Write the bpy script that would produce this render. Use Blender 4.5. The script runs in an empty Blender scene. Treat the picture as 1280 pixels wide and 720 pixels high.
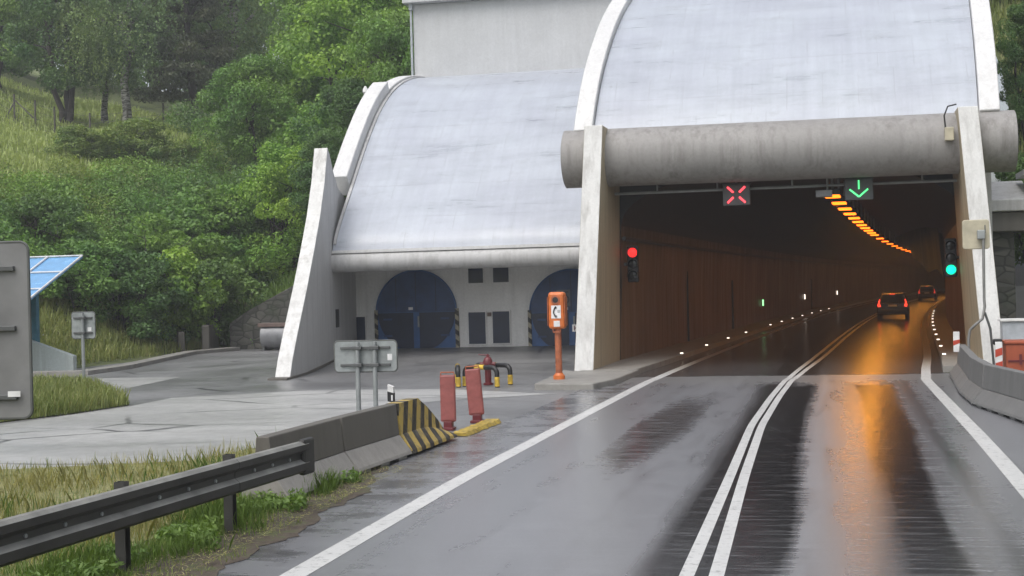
import bpy, math, random
import numpy as np
from mathutils import Vector, Matrix
PI = math.pi
random.seed(7)
S = bpy.context.scene
C = S.collection

# ------------------------------------------------------------------ camera
F, PSI, ROLL, HCAM = 1800.0, math.radians(12.7), math.radians(1.5), 2.5
FW = Vector((-math.sin(PSI), math.cos(PSI), 0))
RT = Vector((math.cos(PSI), math.sin(PSI), 0))
UP = Vector((0, 0, 1))
RC = RT * math.cos(ROLL) - UP * math.sin(ROLL)
UC = UP * math.cos(ROLL) + RT * math.sin(ROLL)
CAM = Vector((0, 0, HCAM))
cd = bpy.data.cameras.new('camera')
cam = bpy.data.objects.new('camera', cd)
C.objects.link(cam)
cd.sensor_width = 36.0
cd.lens = 36.0 * F / 1280
cd.clip_start, cd.clip_end = 0.2, 3000
m = Matrix((RC, UC, -FW)).transposed().to_4x4()
m.translation = CAM
cam.matrix_world = m
S.camera = cam

def ray(px, py):
    return FW + RC * ((px - 640) / F) - UC * ((py - 360) / F)
def G(px, py, z=0.0):            # survey point on a level plane
    d = ray(px, py)
    t = (z - HCAM) / d.z
    return CAM + d * t
def D(px, py, Y):                # survey point on a facade plane
    d = ray(px, py)
    return CAM + d * (Y / d.y)
def gx(px, zc):                  # plan position at a distance
    p = FW * zc + RT * ((px - 640) / F * zc)
    return p.x, p.y

def cx(Y):                       # sideways offset of the tunnel axis
    o = 0.0
    if Y > 36:
        o += 0.05 * (Y - 36) * min(1, (Y - 36) / 8.0) ** 0.5
    if Y > 60:
        o += (Y - 60) ** 2 / 3600.0
    return o

# ------------------------------------------------------------------ node helpers
class NT:
    def __init__(s, name):
        s.m = bpy.data.materials.new(name)
        s.m.use_nodes = True
        s.t = s.m.node_tree
        s.b = s.t.nodes['Principled BSDF']
        s.L = s.t.links
    def n(s, typ, **kw):
        nd = s.t.nodes.new(typ)
        for k, v in kw.items():
            setattr(nd, k, v)
        return nd
    def put(s, sock, v):
        if hasattr(v, 'bl_idname') and not hasattr(v, 'is_linked'):
            v = v.outputs[0]
        if hasattr(v, 'is_output'):
            s.L.new(v, sock)
        else:
            if isinstance(v, (tuple, list)) and len(v) == 3 and sock.type == 'RGBA':
                v = (*v, 1)
            sock.default_value = v
    def obj(s):
        return s.n('ShaderNodeTexCoord').outputs['Object']
    def geo(s):
        return s.n('ShaderNodeNewGeometry').outputs['Position']
    def scale(s, vec, sc):
        nd = s.n('ShaderNodeMapping')
        s.put(nd.inputs['Vector'], vec)
        nd.inputs['Scale'].default_value = sc
        return nd.outputs[0]
    def noise(s, vec, sc, det=4, rough=0.55, dist=0.0):
        nd = s.n('ShaderNodeTexNoise')
        s.put(nd.inputs['Vector'], vec)
        nd.inputs['Scale'].default_value = sc
        nd.inputs['Detail'].default_value = det
        nd.inputs['Roughness'].default_value = rough
        nd.inputs['Distortion'].default_value = dist
        return nd.outputs['Fac']
    def ramp(s, f, stops, interp='LINEAR'):
        nd = s.n('ShaderNodeValToRGB')
        cr = nd.color_ramp
        cr.interpolation = interp
        while len(cr.elements) < len(stops):
            cr.elements.new(0.5)
        for e, (p, c) in zip(cr.elements, stops):
            e.position = p
            if not isinstance(c, (tuple, list)):
                c = (c, c, c)
            e.color = (*c, 1)
        s.put(nd.inputs[0], f)
        return nd.outputs[0]
    def mix(s, f, a, b, mode='MIX'):
        nd = s.n('ShaderNodeMix', data_type='RGBA', blend_type=mode)
        s.put(nd.inputs[0], f)
        s.put(nd.inputs[6], a)
        s.put(nd.inputs[7], b)
        return nd.outputs[2]
    def math(s, op, a, b=0.0, c=0.0, clamp=False):
        nd = s.n('ShaderNodeMath', operation=op, use_clamp=clamp)
        s.put(nd.inputs[0], a)
        s.put(nd.inputs[1], b)
        s.put(nd.inputs[2], c)
        return nd.outputs[0]
    def xyz(s, vec):
        nd = s.n('ShaderNodeSeparateXYZ')
        s.put(nd.inputs[0], vec)
        return nd.outputs
    def rng(s, v, a, b, c=0.0, d=1.0):
        nd = s.n('ShaderNodeMapRange', interpolation_type='SMOOTHSTEP')
        s.put(nd.inputs[0], v)
        for i, q in enumerate((a, b, c, d)):
            nd.inputs[i + 1].default_value = q
        return nd.outputs[0]
    def bump(s, h, dist=0.01, st=0.5):
        nd = s.n('ShaderNodeBump')
        s.put(nd.inputs['Height'], h)
        nd.inputs['Distance'].default_value = dist
        nd.inputs['Strength'].default_value = st
        s.L.new(nd.outputs[0], s.b.inputs['Normal'])
    def set(s, **kw):
        for k, v in kw.items():
            s.put(s.b.inputs[k.replace('_', ' ')], v)
        return s

def mat_plain(name, col, rough=0.5, metal=0.0, var=0.25, sc=3.0, bump=0.0):
    t = NT(name)
    n1 = t.noise(t.obj(), sc, 5)
    f = t.ramp(n1, [(0.3, 1 - var), (0.7, 1 + var * 0.5)])
    t.set(Base_Color=t.mix(1.0, col, f, 'MULTIPLY'), Metallic=metal,
          Roughness=t.math('ADD', rough - 0.08, t.math('MULTIPLY', n1, 0.16)))
    if bump:
        t.bump(t.noise(t.obj(), sc * 12, 3), bump)
    return t.m

def mat_emit(name, col, st):
    t = NT(name)
    t.set(Base_Color=col, Roughness=0.4, Emission_Color=col, Emission_Strength=st)
    return t.m

def mat_concrete(name, col, dirt=(0.10, 0.09, 0.08), amt=0.6, streak=True, rough=0.6, seams=None, blotch=1.0):
    t = NT(name)
    P = t.geo()
    big = t.noise(P, 0.7 * blotch, 6, 0.6)
    fine = t.noise(P, 14, 5, 0.6)
    st = t.noise(t.scale(P, (2.2, 2.2, 0.12)), 2.0, 6, 0.65) if streak else t.noise(P, 2.5, 5)
    a = t.math('MULTIPLY', t.ramp(st, [(0.46, 0.0), (0.72, 1.0)]), t.ramp(big, [(0.3, 0.25), (0.75, 1.0)]))
    spots = t.ramp(t.noise(P, 5.0, 8, 0.75), [(0.62, 0.0), (0.68, 0.7)])
    f = t.math('MULTIPLY', t.math('MAXIMUM', a, t.math('MULTIPLY', spots, 0.6)), amt)
    base = t.mix(1.0, col, t.ramp(fine, [(0.3, 0.9), (0.7, 1.04)]), 'MULTIPLY')
    base = t.mix(1.0, base, t.ramp(big, [(0.25, 0.88), (0.7, 1.03)]), 'MULTIPLY')
    t.set(Base_Color=t.mix(f, base, dirt), Roughness=t.math('ADD', rough - 0.1, t.math('MULTIPLY', fine, 0.2)))
    t.bump(fine, 0.006, 0.4)
    return t.m

def mat_roof(name, col):
    t = NT(name)
    P = t.geo()
    x, y, z = t.xyz(P)
    al = t.math('ADD', z, t.math('MULTIPLY', y, 0.75))          # distance up the slope
    runs = t.noise(t.scale(P, (2.6, 0.10, 0.10)), 1.3, 7, 0.7)    # run-off streaks
    cross = t.noise(t.scale(P, (0.22, 1.3, 1.3)), 1.0, 8, 0.72)   # smeared water bands
    big = t.noise(P, 0.45, 7, 0.65)
    blot = t.noise(t.scale(P, (0.6, 1, 1)), 1.6, 9, 0.78)
    spots = t.ramp(t.noise(t.scale(P, (1, .8, .8)), 4.5, 9, 0.82), [(0.60, 0.0), (0.68, 1.0)])
    wob = t.math('MULTIPLY', t.noise(P, 0.9, 4), 0.22)
    def line(v, period, w, off=0.0):
        q = t.math('FRACT', t.math('DIVIDE', t.math('ADD', v, 100.0 + off), period))
        return t.math('LESS_THAN', t.math('ABSOLUTE', t.math('SUBTRACT', q, 0.5)), w / period)
    row = t.math('MULTIPLY', t.math('FLOOR', t.math('DIVIDE', t.math('ADD', al, 100.0), 2.05)), 0.43)
    vx = t.math('ADD', x, t.math('MULTIPLY', wob, 0.35))
    seam_v = t.math('MULTIPLY', line(t.math('ADD', vx, row), 1.02, 0.012), t.ramp(t.noise(P, 0.9, 4), [(0.40, 0.1), (0.62, 1.0)]))
    seam_h = t.math('MULTIPLY', line(t.math('ADD', al, wob), 2.05, 0.018, 0.0), t.ramp(t.noise(P, 0.7, 4), [(0.36, 0.15), (0.6, 1.0)]))
    seam = t.math('MAXIMUM', seam_v, seam_h)
    b = t.mix(1.0, col, t.ramp(runs, [(0.35, 0.93), (0.65, 1.03)]), 'MULTIPLY')
    b = t.mix(1.0, b, t.ramp(cross, [(0.36, 0.88), (0.52, 1.0), (0.66, 1.03)]), 'MULTIPLY')
    b = t.mix(1.0, b, t.ramp(big, [(0.30, (0.88, 0.87, 0.90)), (0.68, (1.05, 1.06, 1.06))]), 'MULTIPLY')
    b = t.mix(t.math('MULTIPLY', seam, 0.30), b, (0.24, 0.24, 0.27))
    grime = t.math('MULTIPLY', t.ramp(blot, [(0.53, 0.0), (0.72, 0.45)]), t.ramp(big, [(0.40, 0.1), (0.62, 1.0)]))
    b = t.mix(grime, b, (0.22, 0.215, 0.235))
    b = t.mix(t.math('MULTIPLY', spots, t.ramp(cross, [(0.40, 0.40), (0.55, 0.04)])), b, (0.16, 0.155, 0.17))
    t.set(Base_Color=b, Roughness=t.ramp(cross, [(0.3, 0.22), (0.7, 0.48)]))
    t.bump(t.math('ADD', seam, t.math('MULTIPLY', blot, 0.7)), 0.012, 0.5)
    return t.m

def mat_leaf(name, dark, light, yellow=None, swing=True):
    t = NT(name)
    g = t.n('ShaderNodeNewGeometry')
    P = t.obj()
    clump = t.noise(P, 0.9, 3)
    isl = g.outputs['Random Per Island']
    oi = t.n('ShaderNodeObjectInfo').outputs['Random']
    f = t.math('ADD', t.math('MULTIPLY', isl, 0.5), t.math('MULTIPLY', t.ramp(clump, [(0.35, 0.0), (0.65, 1.0)]), 0.5))
    c = t.mix(f, dark, light)
    if yellow:
        c = t.mix(t.math('MULTIPLY', t.ramp(isl, [(0.8, 0), (0.9, 1)]), 0.6), c, yellow)
    big = t.noise(t.geo(), 0.22, 3)
    if swing: c = t.mix(1.0, c, t.ramp(big, [(0.36, (0.95, 1.02, 1.05)), (0.5, (1.2, 1.12, 1.08)), (0.66, (1.5, 1.28, 1.0))]), 'MULTIPLY')
    c = t.mix(1.0, c, t.ramp(oi, [(0, (0.86, 0.9, 0.9)), (1, (1.1, 1.06, 0.95))]), 'MULTIPLY')
    t.set(Base_Color=c, Roughness=0.5)
    t.b.inputs['Specular IOR Level'].default_value = 0.35
    tr = t.n('ShaderNodeBsdfTranslucent')
    t.put(tr.inputs[0], t.mix(1.0, c, (1.3, 1.35, 0.6), 'MULTIPLY'))
    mx = t.n('ShaderNodeMixShader')
    mx.inputs[0].default_value = 0.3
    t.L.new(t.b.outputs[0], mx.inputs[1])
    t.L.new(tr.outputs[0], mx.inputs[2])
    t.L.new(mx.outputs[0], t.t.nodes['Material Output'].inputs[0])
    return t.m

# ------------------------------------------------------------------ mesh helpers
class MB:
    def __init__(s):
        s.v, s.f, s.mi = [], [], []
        s.cur = 0
    def add(s, vs, fs):
        o = len(s.v)
        s.v += [tuple(p) for p in vs]
        for f in fs:
            s.f.append([o + i for i in f])
            s.mi.append(s.cur)
        return s
    def box(s, c, d, rot=None):
        x, y, z = d[0] / 2, d[1] / 2, d[2] / 2
        vs = [Vector((a, b, e)) for a in (-x, x) for b in (-y, y) for e in (-z, z)]
        if rot is not None:
            vs = [rot @ q for q in vs]
        c = Vector(c)
        return s.add([q + c for q in vs], [(0, 1, 3, 2), (4, 6, 7, 5), (0, 4, 5, 1), (2, 3, 7, 6), (0, 2, 6, 4), (1, 5, 7, 3)])
    def span(s, a, b):
        return s.box([(p + q) / 2 for p, q in zip(a, b)], [abs(q - p) for p, q in zip(a, b)])
    def prism(s, poly, fn):            # poly of (a,b); fn(a,b,side) -> xyz for side 0/1
        n = len(poly)
        vs = [fn(a, b, 0) for a, b in poly] + [fn(a, b, 1) for a, b in poly]
        fs = [tuple(range(n))[::-1], tuple(range(n, 2 * n))] + [(i, (i + 1) % n, n + (i + 1) % n, n + i) for i in range(n)]
        return s.add(vs, fs)
    def loft(s, rings, cap=True, closed=True):
        n = len(rings[0])
        vs = [p for r in rings for p in r]
        fs = []
        for k in range(len(rings) - 1):
            for i in range(n if closed else n - 1):
                j = (i + 1) % n
                fs.append((k * n + i, k * n + j, (k + 1) * n + j, (k + 1) * n + i))
        if cap:
            fs.append(tuple(range(n))[::-1])
            fs.append(tuple(range((len(rings) - 1) * n, len(rings) * n)))
        return s.add(vs, fs)
    def tube(s, path, r, n=10, cap=True):
        path = [Vector(p) for p in path]
        rings = []
        prev = None
        for i, p in enumerate(path):
            d = (path[min(i + 1, len(path) - 1)] - path[max(i - 1, 0)]).normalized()
            if prev is None:
                a = d.orthogonal().normalized()
            else:
                a = (prev - d * prev.dot(d)).normalized()
            prev = a
            b = d.cross(a)
            rr = r[i] if isinstance(r, (list, tuple)) else r
            rings.append([p + (a * math.cos(2 * PI * k / n) + b * math.sin(2 * PI * k / n)) * rr for k in range(n)])
        return s.loft(rings, cap)
    def cyl(s, a, b, r, n=16, r2=None):
        return s.tube([a, b], [r, r if r2 is None else r2], n)
    def disc(s, c, r, axis, th, n=24):
        c, axis = Vector(c), Vector(axis).normalized()
        return s.cyl(c - axis * th / 2, c + axis * th / 2, r, n)
    def build(s, name, mats, parent=None, smooth=False, bevel=0.0):
        me = bpy.data.meshes.new(name)
        me.from_pydata(s.v, [], s.f)
        if not isinstance(mats, (list, tuple)):
            mats = [mats]
        for q in mats:
            me.materials.append(q)
        if len(mats) > 1:
            me.polygons.foreach_set('material_index', s.mi)
        me.update()
        import bmesh
        bm = bmesh.new()
        bm.from_mesh(me)
        bmesh.ops.recalc_face_normals(bm, faces=bm.faces)
        bm.to_mesh(me)
        bm.free()
        if smooth:
            me.polygons.foreach_set('use_smooth', [True] * len(me.polygons))
            me.set_sharp_from_angle(angle=math.radians(40))
        o = bpy.data.objects.new(name, me)
        C.objects.link(o)
        if parent:
            o.parent = parent
            o.matrix_parent_inverse = Matrix.Translation(-parent.location) if False else Matrix()
        if bevel:
            b = o.modifiers.new('bevel', 'BEVEL')
            b.width, b.segments, b.limit_method = bevel, 2, 'ANGLE'
        return o

def tag(o, label=None, cat=None, group=None, kind=None):
    if label: o['label'] = label
    if cat: o['category'] = cat
    if group: o['group'] = group
    if kind: o['kind'] = kind
    return o

def thing(name, label, cat, loc=(0, 0, 0), rz=0.0, group=None):
    o = bpy.data.objects.new(name, None)
    C.objects.link(o)
    o.location = loc
    o.rotation_euler = (0, 0, rz)
    o.empty_display_size = 0.2
    return tag(o, label, cat, group)

def world_part(o, t):                     # a part whose vertices are in world coordinates
    o.parent = t
    for v in o.data.vertices:
        v.co = v.co - Vector(t.location)
    return o

def children(o):
    return [q for q in bpy.data.objects if q.parent == o]

def dup(root, loc, rz, label, group=None, scale=None):
    def cp(o, parent):
        c = o.copy()
        C.objects.link(c)
        if parent: c.parent = parent
        for ch in children(o):
            cp(ch, c)
        return c
    r = cp(root, None)
    r.location = loc
    r.rotation_euler = (0, 0, rz)
    r['label'] = label
    if group: r['group'] = group
    if scale: r.scale = scale
    return r

def np_mesh(name, V, quad, mats, parent=None, nper=4):
    V = np.asarray(V, dtype=np.float32).reshape(-1, 3)
    nf = len(V) // nper
    me = bpy.data.meshes.new(name)
    me.vertices.add(len(V))
    me.vertices.foreach_set('co', V.ravel())
    me.loops.add(len(V))
    me.loops.foreach_set('vertex_index', np.arange(len(V), dtype=np.int32))
    me.polygons.add(nf)
    me.polygons.foreach_set('loop_start', np.arange(0, len(V), nper, dtype=np.int32))
    me.update(calc_edges=True)
    me.materials.append(mats)
    o = bpy.data.objects.new(name, me)
    C.objects.link(o)
    if parent: o.parent = parent
    return o

# ------------------------------------------------------------------ materials
M = {}
M['white'] = mat_concrete('white_painted_concrete', (0.66, 0.66, 0.66), (0.30, 0.29, 0.27), 0.45)
M['fin_front'] = mat_concrete('white_paint_flaking', (0.66, 0.66, 0.645), (0.14, 0.125, 0.105), 0.7, blotch=1.6)
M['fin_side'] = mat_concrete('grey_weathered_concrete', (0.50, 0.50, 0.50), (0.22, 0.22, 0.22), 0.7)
M['fin_tan'] = mat_concrete('tan_stained_concrete', (0.46, 0.39, 0.27), (0.13, 0.10, 0.07), 0.8)
M['beam'] = mat_concrete('grey_beam_concrete', (0.29, 0.28, 0.27), (0.09, 0.08, 0.07), 0.85)
M['beam2'] = mat_concrete('pale_beam_concrete', (0.48, 0.48, 0.48), (0.18, 0.17, 0.16), 0.8)
M['roof'] = mat_roof('pale_blue_roof_coating', (0.425, 0.455, 0.505))
M['block'] = mat_concrete('pale_grey_render', (0.52, 0.53, 0.54), (0.34, 0.34, 0.34), 0.4)
M['wall'] = mat_concrete('off_white_wall', (0.82, 0.82, 0.81), (0.3, 0.29, 0.28), 0.4)
M['barrier'] = mat_concrete('barrier_concrete', (0.125, 0.115, 0.10), (0.07, 0.065, 0.055), 0.9, blotch=2)
M['barrier_foot'] = mat_concrete('barrier_foot_concrete', (0.29, 0.275, 0.255), (0.12, 0.11, 0.1), 0.7, blotch=2)
M['barrier_grey'] = mat_concrete('barrier_grey_concrete', (0.17, 0.17, 0.168), (0.09, 0.09, 0.09), 0.8, blotch=2)
M['kerb'] = mat_concrete('kerb_concrete', (0.27, 0.26, 0.24), (0.1, 0.09, 0.08), 0.7, streak=False)
M['stone'] = None
M['navy'] = mat_plain('navy_gate_paint', (0.026, 0.064, 0.17), 0.45)
M['navy2'] = mat_plain('dark_navy_gate_paint', (0.013, 0.024, 0.058), 0.4)
M['blue'] = mat_plain('blue_gate_paint', (0.04, 0.115, 0.30), 0.45)
M['glass_dark'] = mat_plain('dark_window_glass', (0.014, 0.020, 0.055), 0.12)
M['galv'] = mat_plain('galvanised_steel', (0.30, 0.32, 0.32), 0.5, 0.35, 0.2)
M['sign_back'] = mat_plain('weathered_sign_back', (0.30, 0.325, 0.325), 0.5, 0.2, 0.35, 4.0)
M['sign_dark'] = mat_plain('dull_sign_back', (0.20, 0.20, 0.20), 0.5, 0.25, 0.25, 2.0)
M['sign_edge'] = mat_plain('sign_rim', (0.10, 0.105, 0.10), 0.5)
M['clamp'] = mat_plain('dark_clamp_steel', (0.11, 0.115, 0.115), 0.5, 0.4)
M['sticker'] = mat_plain('white_sticker', (0.72, 0.72, 0.72), 0.5)
M['rail'] = mat_plain('weathered_rail_shaded', (0.052, 0.050, 0.048), 0.5, 0.35, 0.4, 2.0)  # darker copy of the rail steel, standing for its shaded faces
M['rail_lit'] = mat_plain('weathered_rail_lit_top', (0.27, 0.265, 0.245), 0.5, 0.3, 0.4, 3.0)  # paler copy of the same steel: light on the tops is painted in
M['orange'] = mat_plain('orange_paint', (0.62, 0.16, 0.035), 0.4, 0, 0.3, 7)
M['orange_dull'] = mat_plain('faded_orange_paint', (0.38, 0.115, 0.05), 0.5, 0, .4, 6)
M['black'] = mat_plain('black_plastic', (0.012, 0.012, 0.013), 0.45)
M['red_dull'] = mat_plain('faded_red_board', (0.27, 0.078, 0.07), 0.5, 0, 0.22, 7)
M['red_dark'] = mat_plain('dark_red_paint', (0.12, 0.014, 0.018), 0.4)
M['yellow'] = mat_plain('yellow_paint', (0.60, 0.40, 0.045), 0.55, 0, 0.5, 7)
M['yellow_strip'] = mat_plain('worn_yellow_strip', (0.42, 0.30, 0.05), 0.55, 0, 0.7, 9)
M['plastic_white'] = mat_plain('white_plastic', (0.75, 0.75, 0.74), 0.4)
M['red_refl'] = mat_plain('red_reflector', (0.48, 0.06, 0.03), 0.35)
M['cream'] = mat_plain('cream_plastic', (0.46, 0.42, 0.31), 0.45)
M['steel_pole'] = mat_plain('grey_conduit', (0.26, 0.26, 0.25), 0.45, 0.3)
M['cab_grey'] = mat_plain('grey_cabinet', (0.42, 0.45, 0.48), 0.45)
M['bin_orange'] = mat_plain('orange_bin', (0.34, 0.075, 0.03), 0.45)
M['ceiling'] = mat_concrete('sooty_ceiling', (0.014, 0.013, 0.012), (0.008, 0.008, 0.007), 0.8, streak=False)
M['lining_base'] = mat_concrete('brown_sooty_lining', (0.24, 0.155, 0.088), (0.07, 0.047, 0.032), 0.85, rough=0.5)
def mk_lining():
    t = NT('brown_sooty_lining')
    P = t.geo()
    x, y, z = t.xyz(P)
    st = t.noise(t.scale(P, (1, 1.3, 0.12)), 1.6, 7, 0.7)
    big = t.noise(P, 0.3, 5)
    c = t.mix(t.ramp(st, [(0.3, 0), (0.75, 0.6)]), (0.20, 0.125, 0.07), (0.085, 0.056, 0.036))
    c = t.mix(1.0, c, t.ramp(big, [(0.3, 0.7), (0.7, 1.15)]), 'MULTIPLY')
    q = t.math('FRACT', t.math('DIVIDE', y, 5.0))
    j = t.math('LESS_THAN', t.math('ABSOLUTE', t.math('SUBTRACT', q, 0.5)), 0.006)
    c = t.mix(t.math('MULTIPLY', j, 0.8), c, (0.03, 0.022, 0.016))
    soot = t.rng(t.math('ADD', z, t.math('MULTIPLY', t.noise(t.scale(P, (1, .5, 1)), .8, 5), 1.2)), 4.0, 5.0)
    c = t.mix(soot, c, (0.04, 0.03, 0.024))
    t.set(Base_Color=c, Roughness=t.ramp(st, [(0.3, 0.4), (0.7, 0.65)]))
    t.bump(t.noise(P, 8, 5), 0.01, 0.5)
    return t.m
M['lining'] = mk_lining()
M['lamp_case'] = mat_plain('lamp_case', (0.06, 0.06, 0.06), 0.5, 0.4)
M['sodium'] = mat_emit('sodium_lamp', (1.0, 0.155, 0.008), 3.0)
M['red_led'] = mat_emit('red_led', (1.0, 0.06, 0.08), 1.6)
M['green_led'] = mat_emit('green_led', (0.10, 0.95, 0.28), 1.0)
M['red_lens'] = mat_emit('red_lens', (1.0, 0.018, 0.016), 1.6)
M['green_lens'] = mat_emit('green_lens', (0.0, 0.95, 0.50), 1.0)
M['white_glow'] = mat_emit('white_stud', (1.0, 0.86, 0.72), 1.6)
M['stud_green'] = mat_emit('green_stud', (0.35, 1.0, 0.4), 1.2)
M['tail'] = mat_emit('tail_lamp', (1.0, 0.06, 0.03), 1.1)
M['tail_dim'] = mat_emit('dim_tail_lamp', (1.0, 0.08, 0.05), 0.35)
M['lens_off'] = mat_plain('unlit_lens', (0.012, 0.012, 0.012), 0.2)
M['panel_grey'] = mat_plain('signal_face', (0.09, 0.095, 0.10), 0.5)
M['canopy'] = mat_plain('blue_canopy_sheet', (0.16, 0.36, 0.62), 0.25, 0, 0.15)
M['canopy_post'] = mat_plain('teal_post', (0.05, 0.17, 0.24), 0.45)
M['car'] = mat_plain('dark_car_paint', (0.035, 0.03, 0.03), 0.25, 0.3)
M['car2'] = mat_plain('grey_car_paint', (0.05, 0.045, 0.045), 0.3, 0.3)
M['tyre'] = mat_plain('tyre_rubber', (0.015, 0.015, 0.015), 0.8)
M['tank'] = mat_plain('grey_tank', (0.22, 0.225, 0.235), 0.45, 0.2)
M['tank_lid'] = mat_plain('rusty_lid', (0.15, 0.105, 0.09), 0.6)
M['bark'] = mat_plain('dark_bark', (0.045, 0.038, 0.032), 0.85, 0, 0.5, 6, 0.02)
M['birch_bark'] = None
M['post_wood'] = mat_plain('grey_fence_post', (0.09, 0.085, 0.07), 0.8, 0, 0.4)
M['teal_conc'] = mat_concrete('pale_green_concrete', (0.42, 0.47, 0.46), (0.2, 0.2, 0.18), 0.7)
M['leaf_mid'] = mat_leaf('mid_green_leaves', (0.059, 0.127, 0.034), (0.199, 0.359, 0.088))
M['leaf_light'] = mat_leaf('fresh_green_leaves', (0.085, 0.184, 0.033), (0.259, 0.435, 0.088))
M['leaf_dark'] = mat_leaf('deep_green_leaves', (0.042, 0.098, 0.034), (0.132, 0.241, 0.079))
M['leaf_birch'] = mat_leaf('grey_green_birch_leaves', (0.096, 0.159, 0.073), (0.240, 0.347, 0.155))
M['leaf_pine'] = mat_leaf('dark_needles', (0.040, 0.061, 0.042), (0.104, 0.126, 0.088))
M['leaf_scrub'] = mat_leaf('olive_scrub_leaves', (0.079, 0.142, 0.045), (0.234, 0.334, 0.104), (0.14, 0.16, 0.05))
M['grass_dry'] = mat_leaf('dry_yellow_grass', (0.30, 0.30, 0.13), (0.58, 0.53, 0.28), swing=False)
M['grass_green'] = mat_leaf('lush_green_grass', (0.085, 0.16, 0.032), (0.21, 0.31, 0.08), swing=False)
M['grass_bank'] = mat_leaf('bank_grass', (0.153, 0.206, 0.065), (0.319, 0.354, 0.136), (0.36, 0.34, 0.17), swing=False)
M['grass_meadow'] = mat_leaf('meadow_grass', (0.260, 0.342, 0.130), (0.425, 0.496, 0.212), swing=False)

def mk_birch():
    t = NT('birch_bark')
    n1 = t.noise(t.scale(t.obj(), (1, 1, 3.5)), 2.2, 5, 0.7)
    t.set(Base_Color=t.ramp(n1, [(0.46, (0.32, 0.31, 0.29)), (0.56, (0.05, 0.047, 0.04))]), Roughness=0.8)
    return t.m
M['birch_bark'] = mk_birch()

def mk_stone():
    t = NT('dark_stone_masonry')
    P = t.geo()
    v = t.n('ShaderNodeTexVoronoi', feature='DISTANCE_TO_EDGE')
    v2 = t.n('ShaderNodeTexVoronoi')
    for q in (v, v2):
        t.put(q.inputs['Vector'], t.scale(P, (1, 1, 1.5)))
        q.inputs['Scale'].default_value = 2.2
    c = t.mix(t.ramp(v.outputs['Distance'], [(0.03, 1.0), (0.09, 0.0)]), t.mix(t.math('MULTIPLY', v2.outputs['Color'], 1.0), (0.045, 0.045, 0.04), (0.12, 0.115, 0.10)), (0.03, 0.03, 0.026))
    c = t.mix(t.ramp(t.noise(P, 1.2, 5), [(0.5, 0), (0.75, 0.7)]), c, (0.03, 0.045, 0.02))
    t.set(Base_Color=c, Roughness=0.75)
    t.bump(v.outputs['Distance'], 0.05, 0.8)
    return t.m
M['stone'] = mk_stone()

def mk_hazard(name, ca, cb, period, axis='xz', slope=1.0, rough=0.55):
    t = NT(name)
    P = t.geo()
    x, y, z = t.xyz(P)
    d = {'x': x, 'y': y, 'z': z}
    v = t.math('ADD', d[axis[0]], t.math('MULTIPLY', d[axis[1]], slope))
    q = t.math('LESS_THAN', t.math('FRACT', t.math('DIVIDE', t.math('ADD', v, 100.0), period)), 0.5)
    w = t.ramp(t.noise(P, 6, 7, 0.7), [(0.40, 0.0), (0.5, 1.0)])
    c = t.mix(q, ca, cb)
    c = t.mix(t.math('MULTIPLY', t.math('SUBTRACT', 1.0, w), 0.55), c, (0.13, 0.115, 0.085))
    t.set(Base_Color=c, Roughness=rough)
    return t.m

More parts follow.
